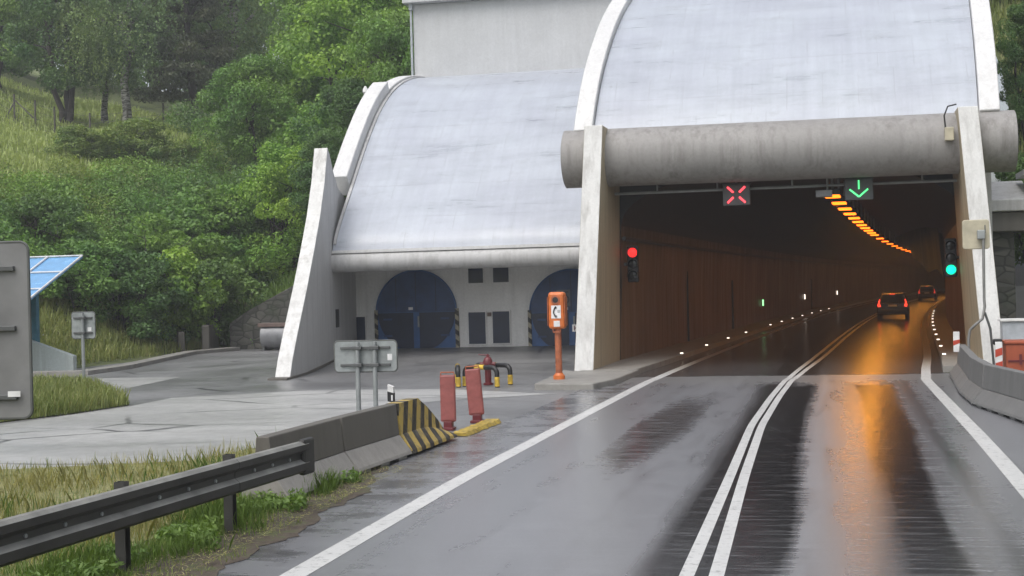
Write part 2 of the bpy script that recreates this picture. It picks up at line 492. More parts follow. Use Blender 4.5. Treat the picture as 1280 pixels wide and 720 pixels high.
# asphalt of the main road: film reflection painted as pale strips, dark wheel tracks
def mk_road():
    t = NT('wet_asphalt')
    P = t.geo()
    x, y, z = t.xyz(P)
    # transverse brushing: short streaks across the lane
    tr = t.noise(t.scale(P, (0.55, 4.2, 1)), 2.0, 9, 0.74)
    lg = t.noise(t.scale(P, (1.3, 0.06, 1)), 1.6, 4, 0.5)
    wob = t.math('ADD', t.math('MULTIPLY', t.math('SUBTRACT', tr, 0.5), 0.42), t.math('MULTIPLY', t.math('SUBTRACT', lg, 0.5), 0.6))
    xx = t.math('ADD', x, wob)
    f = t.rng(xx, -7.0, 5.0)
    f = t.math('DIVIDE', t.math('ADD', xx, 7.0), 12.0, clamp=True)
    def p(X): return (X + 7.0) / 12.0
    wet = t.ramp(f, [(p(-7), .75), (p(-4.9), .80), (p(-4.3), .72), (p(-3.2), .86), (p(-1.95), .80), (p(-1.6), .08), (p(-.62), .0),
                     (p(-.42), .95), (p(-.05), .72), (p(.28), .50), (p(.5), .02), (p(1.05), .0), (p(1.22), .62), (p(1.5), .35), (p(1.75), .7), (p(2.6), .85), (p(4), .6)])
    wet = t.math('MULTIPLY', wet, t.ramp(t.noise(t.scale(P, (1.4, 0.18, 1)), 1.5, 8, 0.65), [(0.32, 0.72), (0.5, 1.0)]))
    wet = t.math('ADD', wet, t.math('MULTIPLY', t.rng(tr, 0.50, 0.66), t.math('MULTIPLY', t.math('SUBTRACT', 1.0, wet), 0.32)))
    # a dark patch in the oncoming lane
    px_ = t.math('POWER', t.math('DIVIDE', t.math('SUBTRACT', xx, t.math('ADD', -3.05, 0.0)), 0.55), 2.0)
    py_ = t.math('POWER', t.math('DIVIDE', t.math('SUBTRACT', y, 25.5), 6.5), 2.0)
    patch = t.rng(t.math('ADD', t.math('ADD', px_, py_), t.math('MULTIPLY', t.math('SUBTRACT', t.noise(t.scale(P, (1.6, 5.0, 1)), 1.4, 7, 0.7), 0.5), 2.6)), 1.3, 0.2)
    wet = t.math('MULTIPLY', wet, t.math('SUBTRACT', 1.0, t.math('MULTIPLY', patch, t.rng(tr, 0.35, 0.6, 0.2, 0.85))))
    # shoulder streaks, darker and smoother
    sh = t.math('MULTIPLY', t.rng(x, -4.9, -5.2), t.rng(t.noise(t.scale(P, (0.9, 1.5, 1)), 0.9, 7, 0.7), 0.42, 0.66, 0.0, 0.6))
    wet = t.math('MULTIPLY', wet, t.math('SUBTRACT', 1.0, sh))
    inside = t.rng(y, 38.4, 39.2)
    # pale concrete transition slab before the portal
    slab = t.math('MULTIPLY', t.rng(t.math('ADD', y, t.math('MULTIPLY', t.math('SUBTRACT', t.noise(t.scale(P, (1.2, .25, 1)), 1.5, 7, .7), .5), 7.0)), 34.0, 37.0), t.math('SUBTRACT', 1.0, inside))
    wet = t.math('MAXIMUM', wet, t.math('MULTIPLY', slab, 0.75))
    fine = t.noise(P, 60, 4, 0.7)
    fine = t.math('ADD', t.math('MULTIPLY', fine, 0.5), t.math('MULTIPLY', t.noise(P, 22, 5, 0.75), 0.5))
    dark_col = t.mix(t.ramp(fine, [(0.3, 0), (0.7, 1)]), (0.006, 0.006, 0.007), (0.024, 0.024, 0.026))
    sheen_col = t.mix(t.ramp(tr, [(0.3, 0), (0.7, 1)]), (0.185, 0.188, 0.202), (0.25, 0.253, 0.268))  # paler than wet asphalt: the film's reflection is put into the colour
    sheen_col = t.mix(t.math('MULTIPLY', slab, 0.7), sheen_col, (0.24, 0.24, 0.24))
    sheen_col = t.mix(1.0, sheen_col, t.ramp(fine, [(0.36, 0.82), (0.62, 1.1)]), 'MULTIPLY')
    c = t.mix(wet, dark_col, sheen_col)
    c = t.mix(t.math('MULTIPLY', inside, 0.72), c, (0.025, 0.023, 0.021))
    seam = t.math('MULTIPLY', t.math('LESS_THAN', t.math('ABSOLUTE', t.math('SUBTRACT', y, 38.75)), 0.05), 0.8)
    c = t.mix(seam, c, (0.012, 0.012, 0.012))
    r = t.math('ADD', 0.10, t.math('MULTIPLY', wet, 0.27))
    r = t.math('ADD', r, t.math('MULTIPLY', t.math('SUBTRACT', tr, 0.5), 0.10))
    r = t.math('ADD', t.math('MULTIPLY', r, t.math('SUBTRACT', 1.0, inside)), t.math('MULTIPLY', inside, 0.19))
    t.set(Base_Color=c, Roughness=r)
    t.put(t.b.inputs['Specular IOR Level'], t.math('ADD', 0.035, t.math('MULTIPLY', t.math('MAXIMUM', wet, inside), 0.7)))
    t.bump(t.math('ADD', t.math('MULTIPLY', fine, 1.0), t.math('MULTIPLY', tr, 0.5)), 0.004, 0.4)
    return t.m
M['road'] = mk_road()

def mk_forecourt(name, lo, hi, wetlo=0.16, wethi=0.5, cracks=True, sc=(0.25, 0.25)):
    t = NT(name)
    P = t.geo()
    n1 = t.noise(t.scale(P, (sc[0], sc[1], 1)), 1.0, 6, 0.6, 0.4)
    n2 = t.noise(P, 3.0, 6, 0.65)
    fine = t.noise(P, 50, 4, 0.7)
    c = t.mix(t.ramp(n1, [(0.35, 0), (0.65, 1)]), lo, hi)
    c = t.mix(1.0, c, t.ramp(n2, [(0.3, 0.8), (0.7, 1.12)]), 'MULTIPLY')
    c = t.mix(1.0, c, t.ramp(fine, [(0.3, 0.85), (0.7, 1.1)]), 'MULTIPLY')
    if cracks:
        w = t.n('ShaderNodeTexNoise')
        t.put(w.inputs['Vector'], P)
        w.inputs['Scale'].default_value = 0.5
        w.inputs['Detail'].default_value = 4
        v = t.n('ShaderNodeTexVoronoi', feature='DISTANCE_TO_EDGE')
        t.put(v.inputs['Vector'], t.mix(0.25, t.scale(P, (0.55, 0.9, 1)), w.outputs['Color'], 'ADD'))
        v.inputs['Scale'].default_value = 0.33
        k = t.math('MULTIPLY', t.ramp(v.outputs['Distance'], [(0.006, 1.0), (0.016, 0.0)]), t.ramp(t.noise(P, 0.4, 3), [(0.4, 0.15), (0.6, 0.9)]))
        c = t.mix(k, c, (0.03, 0.03, 0.03))
    t.set(Base_Color=c, Roughness=t.ramp(n1, [(0.3, wetlo), (0.7, wethi)]))
    t.bump(t.math('ADD', fine, n2), 0.004, 0.4)
    return t.m
M['forecourt'] = mk_forecourt('damp_forecourt_asphalt', (0.13, 0.13, 0.133), (0.205, 0.205, 0.207), 0.3, 0.52)
M['layby'] = mk_forecourt('pale_lay_by_concrete', (0.30, 0.30, 0.295), (0.40, 0.40, 0.39), 0.28, 0.5, sc=(0.12, 0.4))

def mk_marking():
    t = NT('white_road_paint')
    P = t.geo()
    w = t.ramp(t.noise(t.scale(P, (3, 3, 1)), 3.0, 8, 0.72), [(0.33, 0.0), (0.47, 1.0)])
    y = t.xyz(P)[1]
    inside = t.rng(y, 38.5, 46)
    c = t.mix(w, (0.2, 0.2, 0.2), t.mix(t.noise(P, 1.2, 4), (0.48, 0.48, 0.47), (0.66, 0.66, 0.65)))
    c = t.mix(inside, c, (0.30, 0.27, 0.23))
    t.set(Base_Color=c, Roughness=0.35)
    return t.m
M['marking'] = mk_marking()

def mk_ground():
    t = NT('soil_and_turf')
    P = t.geo()
    a = t.ramp(t.noise(P, 0.5, 7, 0.65), [(0.35, 0), (0.65, 1)])
    c = t.mix(a, (0.050, 0.070, 0.022), (0.115, 0.130, 0.045))
    z = t.xyz(P)[2]
    c = t.mix(t.rng(z, 9.5, 12.0), c, (0.135, 0.165, 0.055))
    c = t.mix(t.ramp(t.noise(P, 2.0, 6, 0.7), [(0.62, 0), (0.72, 0.7)]), c, (0.075, 0.055, 0.035))
    t.set(Base_Color=c, Roughness=0.9)
    t.bump(t.noise(P, 9, 5), 0.05, 0.6)
    return t.m
M['ground'] = mk_ground()
def mk_soil():
    t = NT('muddy_verge')
    P = t.geo()
    n1 = t.noise(P, 3.0, 7, 0.7)
    c = t.ramp(n1, [(0.35, (0.045, 0.033, 0.025)), (0.5, (0.085, 0.066, 0.048)), (0.62, (0.07, 0.085, 0.03))])
    t.set(Base_Color=c, Roughness=0.75)
    t.bump(t.noise(P, 14, 6), 0.05, 0.9)
    return t.m
M['soil'] = mk_soil()

# ------------------------------------------------------------------ terrain
def prof(d):
    if d <= 0: return 0.0
    pts = [(0, 0), (1.2, .35), (6, 3.0), (20, 11.3), (32, 16.2), (60, 25), (140, 45), (400, 90)]
    for (a, ha), (b, hb) in zip(pts, pts[1:]):
        if d <= b:
            return ha + (hb - ha) * (d - a) / (b - a)
    return pts[-1][1]
def foot_x(Y):
    if Y < 40: return -27.3 - (40 - Y) * 0.10
    return -27.3 - (Y - 40) * 0.03
def sstep(v, a, b):
    t = min(1, max(0, (v - a) / (b - a))); return t * t * (3 - 2 * t)
def wall_h(X):
    return 1.2 + (X + 27.4) * 0.43
def hill_d(X, Y):
    dl, db = foot_x(Y) - X, Y - 62.9
    k = 1 - 0.55 * sstep(dl, -6, 10) - .27 * sstep(dl, 12, 22)
    return max(dl, 0) + max(db, 0) * k
def hgt(X, Y):
    wob = 0.5 * math.sin(X * .31 + Y * .17) + .35 * math.sin(Y * .43 - X * .23)
    if X < -19.5:
        d = hill_d(X, Y)
        h = prof(d)
        if Y > 63.2 and X > -27.4: h = max(h, wall_h(X) - .1 + (Y - 63.2) * .45)
        if d > 3: h += wob * min(1, (d - 3) / 6)
        return h
    if X <= 5.0:
        if Y > 64.5:
            return max(11.0 + 0.42 * (Y - 64.5), prof(Y - 62.9) + 1.0) + wob * .5
        return 0.0
    h = 0.0
    if Y > 46.5: h = min((Y - 46.5) * 1.0, 10.5 + .42 * (Y - 57)) * sstep(X, 4.9, 6.2)
    if X > 13.0: h = max(h, prof(X - 13.0))
    return h + (wob * .4 if h > 1.5 else 0)

def axis_pts(lo, hi, a, b, st, far):
    r = []
    v = a
    while v <= b + 1e-6:
        r.append(v); v += st
    k = st
    v = b
    while v < hi:
        k *= 1.35; v += k; r.append(v)
    k = st; v = a
    pre = []
    while v > lo:
        k *= 1.35; v -= k; pre.append(v)
    return pre[::-1] + r
xs = axis_pts(-900, 900, -85, 36, 1.1, 0)
ys = axis_pts(-600, 1200, -12, 140, 1.1, 0)
tv = [(x, y, hgt(x, y) - 0.06) for y in ys for x in xs]
tf = []
nx = len(xs)
for j in range(len(ys) - 1):
    for i in range(nx - 1):
        q = (j * nx + i, j * nx + i + 1, (j + 1) * nx + i + 1, (j + 1) * nx + i)
        zs = [tv[k][2] for k in q]
        xm, ym = (xs[i] + xs[i + 1]) / 2, (ys[j] + ys[j + 1]) / 2
        if min(zs) < 8.5 and ym > 43 and ym < 75 and -10 < xm < 6.2 + max(0, ym - 55) * .1 and max(zs) > .5: continue
        tf.append(q)
g = MB(); g.add(tv, tf)
o = g.build('ground', M['ground'], smooth=True)
tag(o, kind='structure')

def sheet(name, poly, z, mat, kind='structure'):
    b = MB()
    b.add([(x, y, z) for x, y in poly], [tuple(range(len(poly)))])
    o = b.build(name, mat)
    for p in o.data.polygons:
        if p.normal.z < 0: p.flip()
    return tag(o, kind=kind)

# forecourt and lay-by
fb = MB()
def rise(Y): return -.012 + .46 * sstep(Y, 41.0, 52.0) * 1.0
gxs = [-28 + i * 1.0 for i in range(21)] + [-6.7, -5.0]
gys = [17 + i * 1.0 for i in range(46)]
def fz(x, y): return rise(y) * sstep(x, -21.5, -17.5) * (1 - sstep(x, -8.2, -7.0)) if y > 41 else -.012
fb.add([(x, y, fz(x, y) if y <= 53 else min(fz(x, 53), 0.45)) for y in gys for x in gxs],
       [(j * 23 + i, j * 23 + i + 1, (j + 1) * 23 + i + 1, (j + 1) * 23 + i) for j in range(45) for i in range(22)
        if gxs[i] > -27.4 + max(0, 36 - gys[j]) * .2 and not (gys[j] < 22 and gxs[i] < -14) and not (gys[j] < 20 and gxs[i] < -7) and not (gys[j] > 39 and gxs[i] > -7.2)])
tag(fb.build('forecourt', M['forecourt'], smooth=True), kind='structure')
pts = [G(0, 588), G(235, 577), G(352, 552), G(430, 528), G(500, 505), G(560, 500), G(690, 492), G(560, 486), G(400, 487), G(215, 497), G(165, 507), G(0, 531)]
sheet('lay_by', [(-30, 16)] + [(p.x, p.y) for p in pts] + [(-30, 22)], -0.006, M['layby'])
pts = [G(150, 487), G(255, 465), G(290, 462), G(330, 452), G(245, 449), G(120, 472)]
sheet('pavement_patch', [(p.x, p.y) for p in pts], -0.006, M['layby'])

# road
rb = MB()
Ys = [-6 + i for i in range(46)] + [40 + 2 * i for i in range(191)]
left_edge = lambda Y: -5.95 - 0.045 * max(0, min(Y, 24) - 12) if Y < 24 else -6.1
rows = []
for Y in Ys:
    if Y < 38.9:
        a, b = left_edge(Y), 6.2
    else:
        a, b = -5.62 + cx(Y), 2.58 + cx(Y)
    rows.append([(a + (b - a) * k / 8, Y, 0.0) for k in range(9)])
vs = [p for r in rows for p in r]
fs = [(j * 9 + i, j * 9 + i + 1, (j + 1) * 9 + i + 1, (j + 1) * 9 + i) for j in range(len(rows) - 1) for i in range(8)]
rb.add(vs, fs)
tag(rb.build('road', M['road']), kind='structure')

def ribbon(b, path, w, z=0.004):
    L, R = [], []
    for i, p in enumerate(path):
        a, c = path[max(i - 1, 0)], path[min(i + 1, len(path) - 1)]
        d = Vector((c[0] - a[0], c[1] - a[1])).normalized()
        n = Vector((-d.y, d.x))
        L.append((p[0] + n.x * w / 2, p[1] + n.y * w / 2, z))
        R.append((p[0] - n.x * w / 2, p[1] - n.y * w / 2, z))
    n = len(path)
    b.add(R + L, [(i, i + 1, n + i + 1, n + i) for i in range(n - 1)])
def marking(samples, base, w):
    P = [G(*s) for s in samples]
    P = sorted([(p.x, p.y) for p in P], key=lambda q: q[1])
    x0, y0 = P[0]; x1, y1 = P[1]
    P = [(x0 - (x1 - x0) / (y1 - y0) * (y0 + 5), -5)] + P
    # resample smoothly
    out = []
    yend = 37.5
    for k in range(90):
        y = -5 + k * (yend + 5) / 89
        j = max(i for i in range(len(P)) if P[i][1] <= y + 1e-6)
        j = min(j, len(P) - 2)
        t = (y - P[j][1]) / (P[j + 1][1] - P[j][1])
        out.append((P[j][0] + (P[j + 1][0] - P[j][0]) * t, y))
    xb = out[-1][0]
    y = 39.0
    while y < 300:
        k = min(1, (y - 37.5) / 10)
        out.append(((xb * (1 - k) + base * k) + cx(y), y))
        y += 2
    for _ in range(4):
        out = [out[0]] + [((out[i - 1][0] + out[i][0] * 2 + out[i + 1][0]) / 4, out[i][1]) for i in range(1, len(out) - 1)] + [out[-1]]
    b = MB(); ribbon(b, out, w)
    o = b.build('road_marking', M['marking'])
    for p in o.data.polygons:
        if p.normal.z < 0: p.flip()
    return tag(o, kind='structure')
marking([(370, 718), (575, 600), (745, 511), (828, 468)], -4.95, 0.25)
marking([(861.5, 712.7), (912, 597), (939, 532), (964, 496), (986, 470)], -1.33, 0.13)
marking([(897.6, 712.7), (930, 597), (952, 532), (974, 496), (994, 470)], -1.05, 0.13)
marking([(1276.7, 604.4), (1226, 546.6), (1165, 482.4)], 2.2, 0.24)

# ------------------------------------------------------------------ tunnel portal
portal = thing('tunnel_portal', 'white road tunnel portal with curved pale blue roof and round grey beam over dark opening', 'tunnel')
def fin(poly, x_in, x_out, tilt, parent, front_mat, side_mat, splay=0.0, y0=39.5, name='wing_wall'):
    b = MB()
    def fn(y, z, s):
        x = (x_in if s == 0 else x_out) + tilt * z + splay * (y - y0)
        return (x, y, z)
    b.prism(poly, fn)
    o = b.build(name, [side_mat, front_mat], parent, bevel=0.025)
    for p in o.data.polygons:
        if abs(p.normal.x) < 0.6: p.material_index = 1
    return o
ppoly = [(39.5, -0.1), (41.25, 7.15), (42.4, 7.15), (44.6, 6.2), (44.6, -0.1)]
fin(ppoly, -6.66, -7.2, 0.025, portal, M['fin_front'], M['fin_tan'])
fin(ppoly, 3.72, 4.26, -0.05, portal, M['fin_front'], M['fin_tan'])
b = MB()
b.tube([(-7.8, 42.45, 6.30), (4.95, 42.45, 6.25)], 0.86, 48)
beam = b.build('beam', M['beam'], portal, smooth=True)
for x, s in ((-7.8, -1), (4.95, 1)):
    b = MB(); b.tube([(x + s * 0.002, 42.45, 6.28), (x + s * 0.02, 42.45, 6.28)], 0.80, 40)
    b.build('end_cap', M['beam'], beam, smooth=True)
vprof = [(42.30, 7.0), (42.9, 7.85), (43.8, 8.85), (45.0, 9.85), (46.6, 10.95), (48.6, 12.0), (51, 12.95), (54, 13.8), (58, 14.5), (64, 15.0)]
def smoothprof(pr, n=4):
    out = []
    for i in range(len(pr) - 1):
        p0 = pr[max(i - 1, 0)]; p1 = pr[i]; p2 = pr[i + 1]; p3 = pr[min(i + 2, len(pr) - 1)]
        for k in range(n):
            t = k / n
            out.append(tuple(0.5 * (2 * p1[a] + (p2[a] - p0[a]) * t + (2 * p0[a] - 5 * p1[a] + 4 * p2[a] - p3[a]) * t * t + (3 * p1[a] - p0[a] - 3 * p2[a] + p3[a]) * t ** 3) for a in (0, 1)))
    out.append(pr[-1])
    return out
vp = smoothprof(vprof)
def strip(pr, x0, x1, up, down, sh, ends=True):
    """a band following the profile between x0 and x1, thickness from -down to +up along the normal"""
    b = MB()
    rings = []
    for i, (y, z) in enumerate(pr):
        a, c = pr[max(i - 1, 0)], pr[min(i + 1, len(pr) - 1)]
        ty, tz = c[0] - a[0], c[1] - a[1]
        l = math.hypot(ty, tz); ny, nz = -tz / l, ty / l
        dx = sh(y)
        rings.append([(x0 + dx, y + ny * up, z + nz * up), (x1 + dx, y + ny * up, z + nz * up), (x1 + dx, y - ny * down, z - nz * down), (x0 + dx, y - ny * down, z - nz * down)])
    b.loft(rings)
    return b
psh = lambda y: 0.05 * (y - 42.3)
strip(vp, -6.93, 4.0, 0.0, 0.3, psh).build('roof', M['roof'], portal, smooth=True)
strip(vp, -7.5, -6.95, 0.22, 0.4, psh).build('parapet', M['white'], portal, smooth=True, bevel=0.03)
strip(vp, 4.02, 4.57, 0.22, 0.4, psh).build('parapet', M['white'], portal, smooth=True, bevel=0.03)
# outer side walls closing the space between wings, roof and ground
for x0, x1 in ((-7.35, -7.05), (4.12, 4.42)):
    poly = [(44.62, -0.1), (44.62, 8.9)] + [(y, z - 0.45) for y, z in vp if y > 44.8] + [(64, -0.1)]
    b = MB()
    b.prism(poly, lambda y, z, s: ((x0 if s == 0 else x1) + psh(y), y, z))
    b.build('side_wall', M['beam2'], portal)
# header over the bore
hd = MB()
oa = []
for k in range(0, 17):
    a = PI - PI * k / 16
    oa.append((-1.825 + .43 + 5.13 * math.cos(a), 4.35 + 1.755 * math.sin(a)))
oa = [(-6.65, 0.0)] + oa + [(3.86, 0.0)]
ob = [(-7.3, 0.0)] + [(-7.3 + 11.6 * k / 16, 8.6 if 0 < k < 16 else 4.35) for k in range(17)] + [(4.3, 0.0)]
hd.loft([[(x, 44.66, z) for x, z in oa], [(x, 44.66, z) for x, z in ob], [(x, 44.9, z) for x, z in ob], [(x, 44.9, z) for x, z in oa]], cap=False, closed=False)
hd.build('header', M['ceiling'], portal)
# tunnel lining
TY = [44.62 + 2.0 * i for i in range(190)]
def lining(name, prof_xz, mat):
    b = MB()
    rings = [[(x + cx(Y), Y, z) for x, z in prof_xz] for Y in TY]
    b.loft(rings, cap=False, closed=False)
    return b.build(name, mat, portal, smooth=True)
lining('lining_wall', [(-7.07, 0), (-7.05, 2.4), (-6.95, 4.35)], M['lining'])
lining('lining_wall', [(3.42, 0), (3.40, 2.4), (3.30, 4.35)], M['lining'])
arch = [(-6.95, 4.35)]
for k in range(1, 16):
    a = PI - PI * k / 16
    arch.append((-1.825 + 5.125 * math.cos(a), 4.35 + 1.75 * math.sin(a)))
arch.append((3.30, 4.35))
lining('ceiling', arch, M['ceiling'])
# recessed dark joints and niches on the inner wall
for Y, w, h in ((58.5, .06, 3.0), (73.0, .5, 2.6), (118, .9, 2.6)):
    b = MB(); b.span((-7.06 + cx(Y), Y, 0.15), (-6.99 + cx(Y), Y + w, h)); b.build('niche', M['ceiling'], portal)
b = MB(); b.tube([(-6.86 + cx(Y), Y, 3.95) for Y in TY[:80]], .07, 6); b.build('cable_tray', M['lamp_case'], portal, smooth=True)
# raised walkways
def walkway(x0, x1):
    b = MB()
    rings = [[(x0 + cx(Y), Y, 0), (x0 + cx(Y), Y, 0.16), (x1 + cx(Y), Y, 0.16), (x1 + cx(Y), Y, 0)] for Y in [39.2, 41, 43] + TY]
    b.loft(rings, cap=True, closed=False)
    return b.build('walkway', M['kerb'], portal)
walkway(-7.1, -5.6); walkway(2.56, 3.65)
# thin gantry pipe and bracket parts under the beam
b = MB(); b.tube([(-6.5, 43.35, 5.27), (3.55, 43.35, 5.27)], 0.045, 8)
for x in (-5.2, -3.4, -1.2, 0.9, 2.5): b.cyl((x, 43.35, 5.27), (x, 43.35, 5.75), 0.03, 8)
b.build('gantry_pipe', M['galv'], portal, smooth=True)
b = MB(); b.span((3.02, 41.35, 6.25), (3.26, 41.6, 6.62)); b.build('junction_box', M['cream'], portal, bevel=0.02)
b = MB(); b.tube([(3.05, 41.52, 6.6), (3.02, 41.5, 6.95), (3.12, 41.45, 7.2), (3.35, 41.5, 7.25)], 0.022, 8); b.build('cable', M['black'], portal, smooth=True)
# stub wall and slab right of the portal
ledge = thing('concrete_ledge', 'weathered concrete ledge stepping out behind the right wing of the tunnel', 'ledge')
b = MB(); b.prism([(45.0, 4.4), (45.0, 4.75), (47.5, 5.45), (47.5, 4.4)], lambda y, z, s: (4.5 if s == 0 else 5.75, y, z)); b.build('slab', M['beam2'], ledge, bevel=.03)
b = MB(); b.span((4.5, 45.2, 3.8), (5.9, 47.4, 4.38)); b.build('lower_slab', M['barrier'], ledge, bevel=.03)
b = MB(); b.span((4.46, 45.6, -0.1), (5.25, 47.3, 3.79)); b.build('pier', M['stone'], ledge)
b = MB(); b.span((5.5, 45.0, 5.46), (6.3, 47.0, 5.62)); b.build('coping', M['beam2'], ledge)

# traffic island
pts = [G(668, 487), G(742, 487), G(772, 480), G(800, 468)]
poly = [(p.x, p.y) for p in pts] + [(-5.62, 39.3), (-6.7, 39.45), (-7.25, 39.45), (-7.6, 40.2), (pts[0].x - .1, pts[0].y + 2.3)]
b = MB(); b.prism(poly, lambda x, y, s: (x, y, -0.05 if s == 0 else 0.15))
tag(b.build('kerb_island', M['kerb'], bevel=0.03), kind='structure')

# ------------------------------------------------------------------ service building
serv = thing('service_building', 'white service building with curved pale roof, flared wing wall and two round navy gates', 'building')
f_outer = [(338, 475), (343, 450), (350, 420), (365, 360), (376, 312), (385, 270), (392, 228), (397, 185)]
front = []
for px, py in f_outer:
    r = -0.2198 + 0.9755 * (px - 640) / F
    zc = -10.83 / (r + 0.1286)
    d = ray(px, py)
    P = CAM + d * (zc / d.dot(FW))
    front.append((P.y, max(P.z, -0.1)))
front[0] = (front[0][0], -0.1)
ytop, ztop = front[-1]
fpoly = front + [(ytop + .25, ztop - .15), (ytop + .9, ztop - .8), (ytop + 1.5, ztop - 1.25), (ytop + 2.6, ztop - 1.5), (52.2, ztop - 1.6), (52.2, -0.1)]
fin(fpoly, -15.72, -16.2, 0.0, serv, M['fin_front'], M['fin_side'], splay=-0.136)
# dark foot strip of the wing
b = MB(); b.prism([(39.35, -.05), (39.35, .05), (42, .06), (50.1, .43), (50.1, -.05)], lambda y, z, s: ((-15.66 if s == 0 else -16.26) - .136 * (y - 39.5), y, z)); b.build('plinth', M['barrier'], serv)
b = MB(); b.box((-16.72, 46.8, 1.62), (0.06, .5, .62), Matrix.Rotation(math.radians(7.8), 3, 'Z')); b.build('vent_slot', M['black'], serv)
# back wall with gates
WY = 50.2
b = MB(); b.span((-18.1, WY, -0.1), (-7.2, WY + .4, 4.0)); b.build('back_wall', M['wall'], serv)
b = MB(); b.prism([(-16.9, 46.9), (-17.35, WY + .38), (-7.2, WY + .38), (-7.2, 46.9)], lambda x, y, s_: (x, y, 3.7 if s_ == 0 else 3.9)); b.build('soffit', M['wall'], serv)
b = MB(); b.tube([(-17.0, 46.4, 3.52), (-7.2, 46.4, 3.52)], 0.34, 32); bm2 = b.build('canopy_beam', M['beam2'], serv, smooth=True)
b = MB(); b.span((-16.8, 46.15, 3.82), (-7.2, 46.75, 3.92)); b.build('top_lip', M['white'], bm2)
hz = mk_hazard('hazard_stripes', (0.015, 0.015, 0.015), (0.38, 0.34, 0.25), 0.36, 'zx', 0.8)
def gate(pxc):
    c = D(pxc, 390, WY); R = 1.50
    cxg, cz = c.x, c.z
    g0 = MB(); y = WY - 0.02
    # frame shape: square below, half round above
    pts = [(cxg - R, 0.2)] + [(cxg - R * math.cos(a), cz + R * math.sin(a)) for a in [PI * k / 40 for k in range(41)]] + [(cxg + R, 0.2)]
    g0.prism(pts, lambda x, z, s: (x, y + (-.04 if s == 0 else .02), z))
    go = g0.build('gate', M['blue'], serv)
    d = MB()
    pts = [(cxg - (R - .015) * math.cos(a), cz + (R - .015) * math.sin(a)) for a in [PI * k / 40 for k in range(41)]]
    d.prism(pts, lambda x, z, s: (x, y + (-.07 if s == 0 else -.043), z)); d.build('upper_panel', M['navy'], go)
    d = MB()
    for x0, x1 in ((-1, -.035), (.035, 1)):
        pts = []
        aa = [math.acos(max(-1, min(1, x0 if x0 != -1 else -1))), math.acos(max(-1, min(1, x1)))]
        lo = [PI + PI * k / 40 for k in range(41)]
        seg = [(R - .05) * math.cos(a) for a in lo]
        pts = [(cxg + q, cz - math.sqrt(max(0, (R - .05) ** 2 - q * q))) for q in seg if x0 * R <= q <= x1 * R]
        pts = [(pts[0][0], cz - .02)] + pts + [(pts[-1][0], cz - .02)]
        d.prism(pts, lambda x, z, s: (x, y + (-.07 if s == 0 else -.043), z))
    d.build('door_leaf', M['navy2'], go)
    d = MB(); d.span((cxg + .06, y - .12, cz - .55), (cxg + .12, y - .072, cz - .15)); d.build('handle', M['galv'], go)
    d = MB(); d.span((cxg - .28, y - .09, cz + .08), (cxg - .12, y - .072, cz + .18)); d.build('plate', M['sticker'], go)
    rim = [(cxg - (R + .01) * math.cos(a), y - .075, cz + (R + .01) * math.sin(a)) for a in [PI * k / 48 for k in range(49)]]
    d = MB(); d.tube(rim, .028, 6); d.build('arch_frame', M['blue'], go, smooth=True)
    for s in (-1, 1):
        for hz_ in (cz - .25, cz - .85):
            d = MB(); d.span((cxg + s * (R - .42) - .16, y - .095, hz_ - .035), (cxg + s * (R - .42) + .16, y - .0705, hz_ + .035)); d.build('hinge', M['navy'], go)
    for q in (-.5, 0, .5):
        d = MB(); d.span((cxg + q * R - .012, y - .078, cz + .03), (cxg + q * R + .012, y - .0705, cz + R * math.sqrt(1 - q * q) - .06)); d.build('sheet_joint', M['navy2'], go)
    for s in (-1, 1):
        d = MB(); d.span((cxg + s * (R + .02) - .06, y - .1, 0.3), (cxg + s * (R + .02) + .06, y - .001, cz + .1)); d.build('hazard_strip', hz, go)
    return c, go, cz
c1, g1, cz1 = gate(521)
c2, g2, cz2 = gate(715)
# notice on the second gate
b = MB(); p0, p1 = D(697, 383, WY), D(713, 362, WY)
b.cur = 0; b.span((p0.x, WY - .12, p0.z), (p1.x, WY - .095, p1.z))
b.cur = 1
ccx, ccz = (p0.x + p1.x) / 2 + .06, p0.z + .24
ring = [(ccx + .14 * math.cos(2 * PI * k / 20), ccz + .14 * math.sin(2 * PI * k / 20)) for k in range(20)]
for k in range(20):
    a, c = ring[k], ring[(k + 1) % 20]
    b.cyl((a[0], WY - .125, a[1]), (c[0], WY - .125, c[1]), .018, 6)
b.cyl((ccx - .1, WY - .125, ccz - .1), (ccx + .1, WY - .125, ccz + .1), .018, 6)
b.span((p0.x + .06, WY - .13, p1.z - .1), (p1.x - .06, WY - .121, p1.z - .06)); b.span((p0.x + .1, WY - .13, p1.z - .17), (p1.x - .1, WY - .121, p1.z - .14))
b.build('notice', [mat_plain('notice_grey', (.16, .17, .19), .5), mat_plain('notice_marks', (.05, .06, .08), .5)], g2)
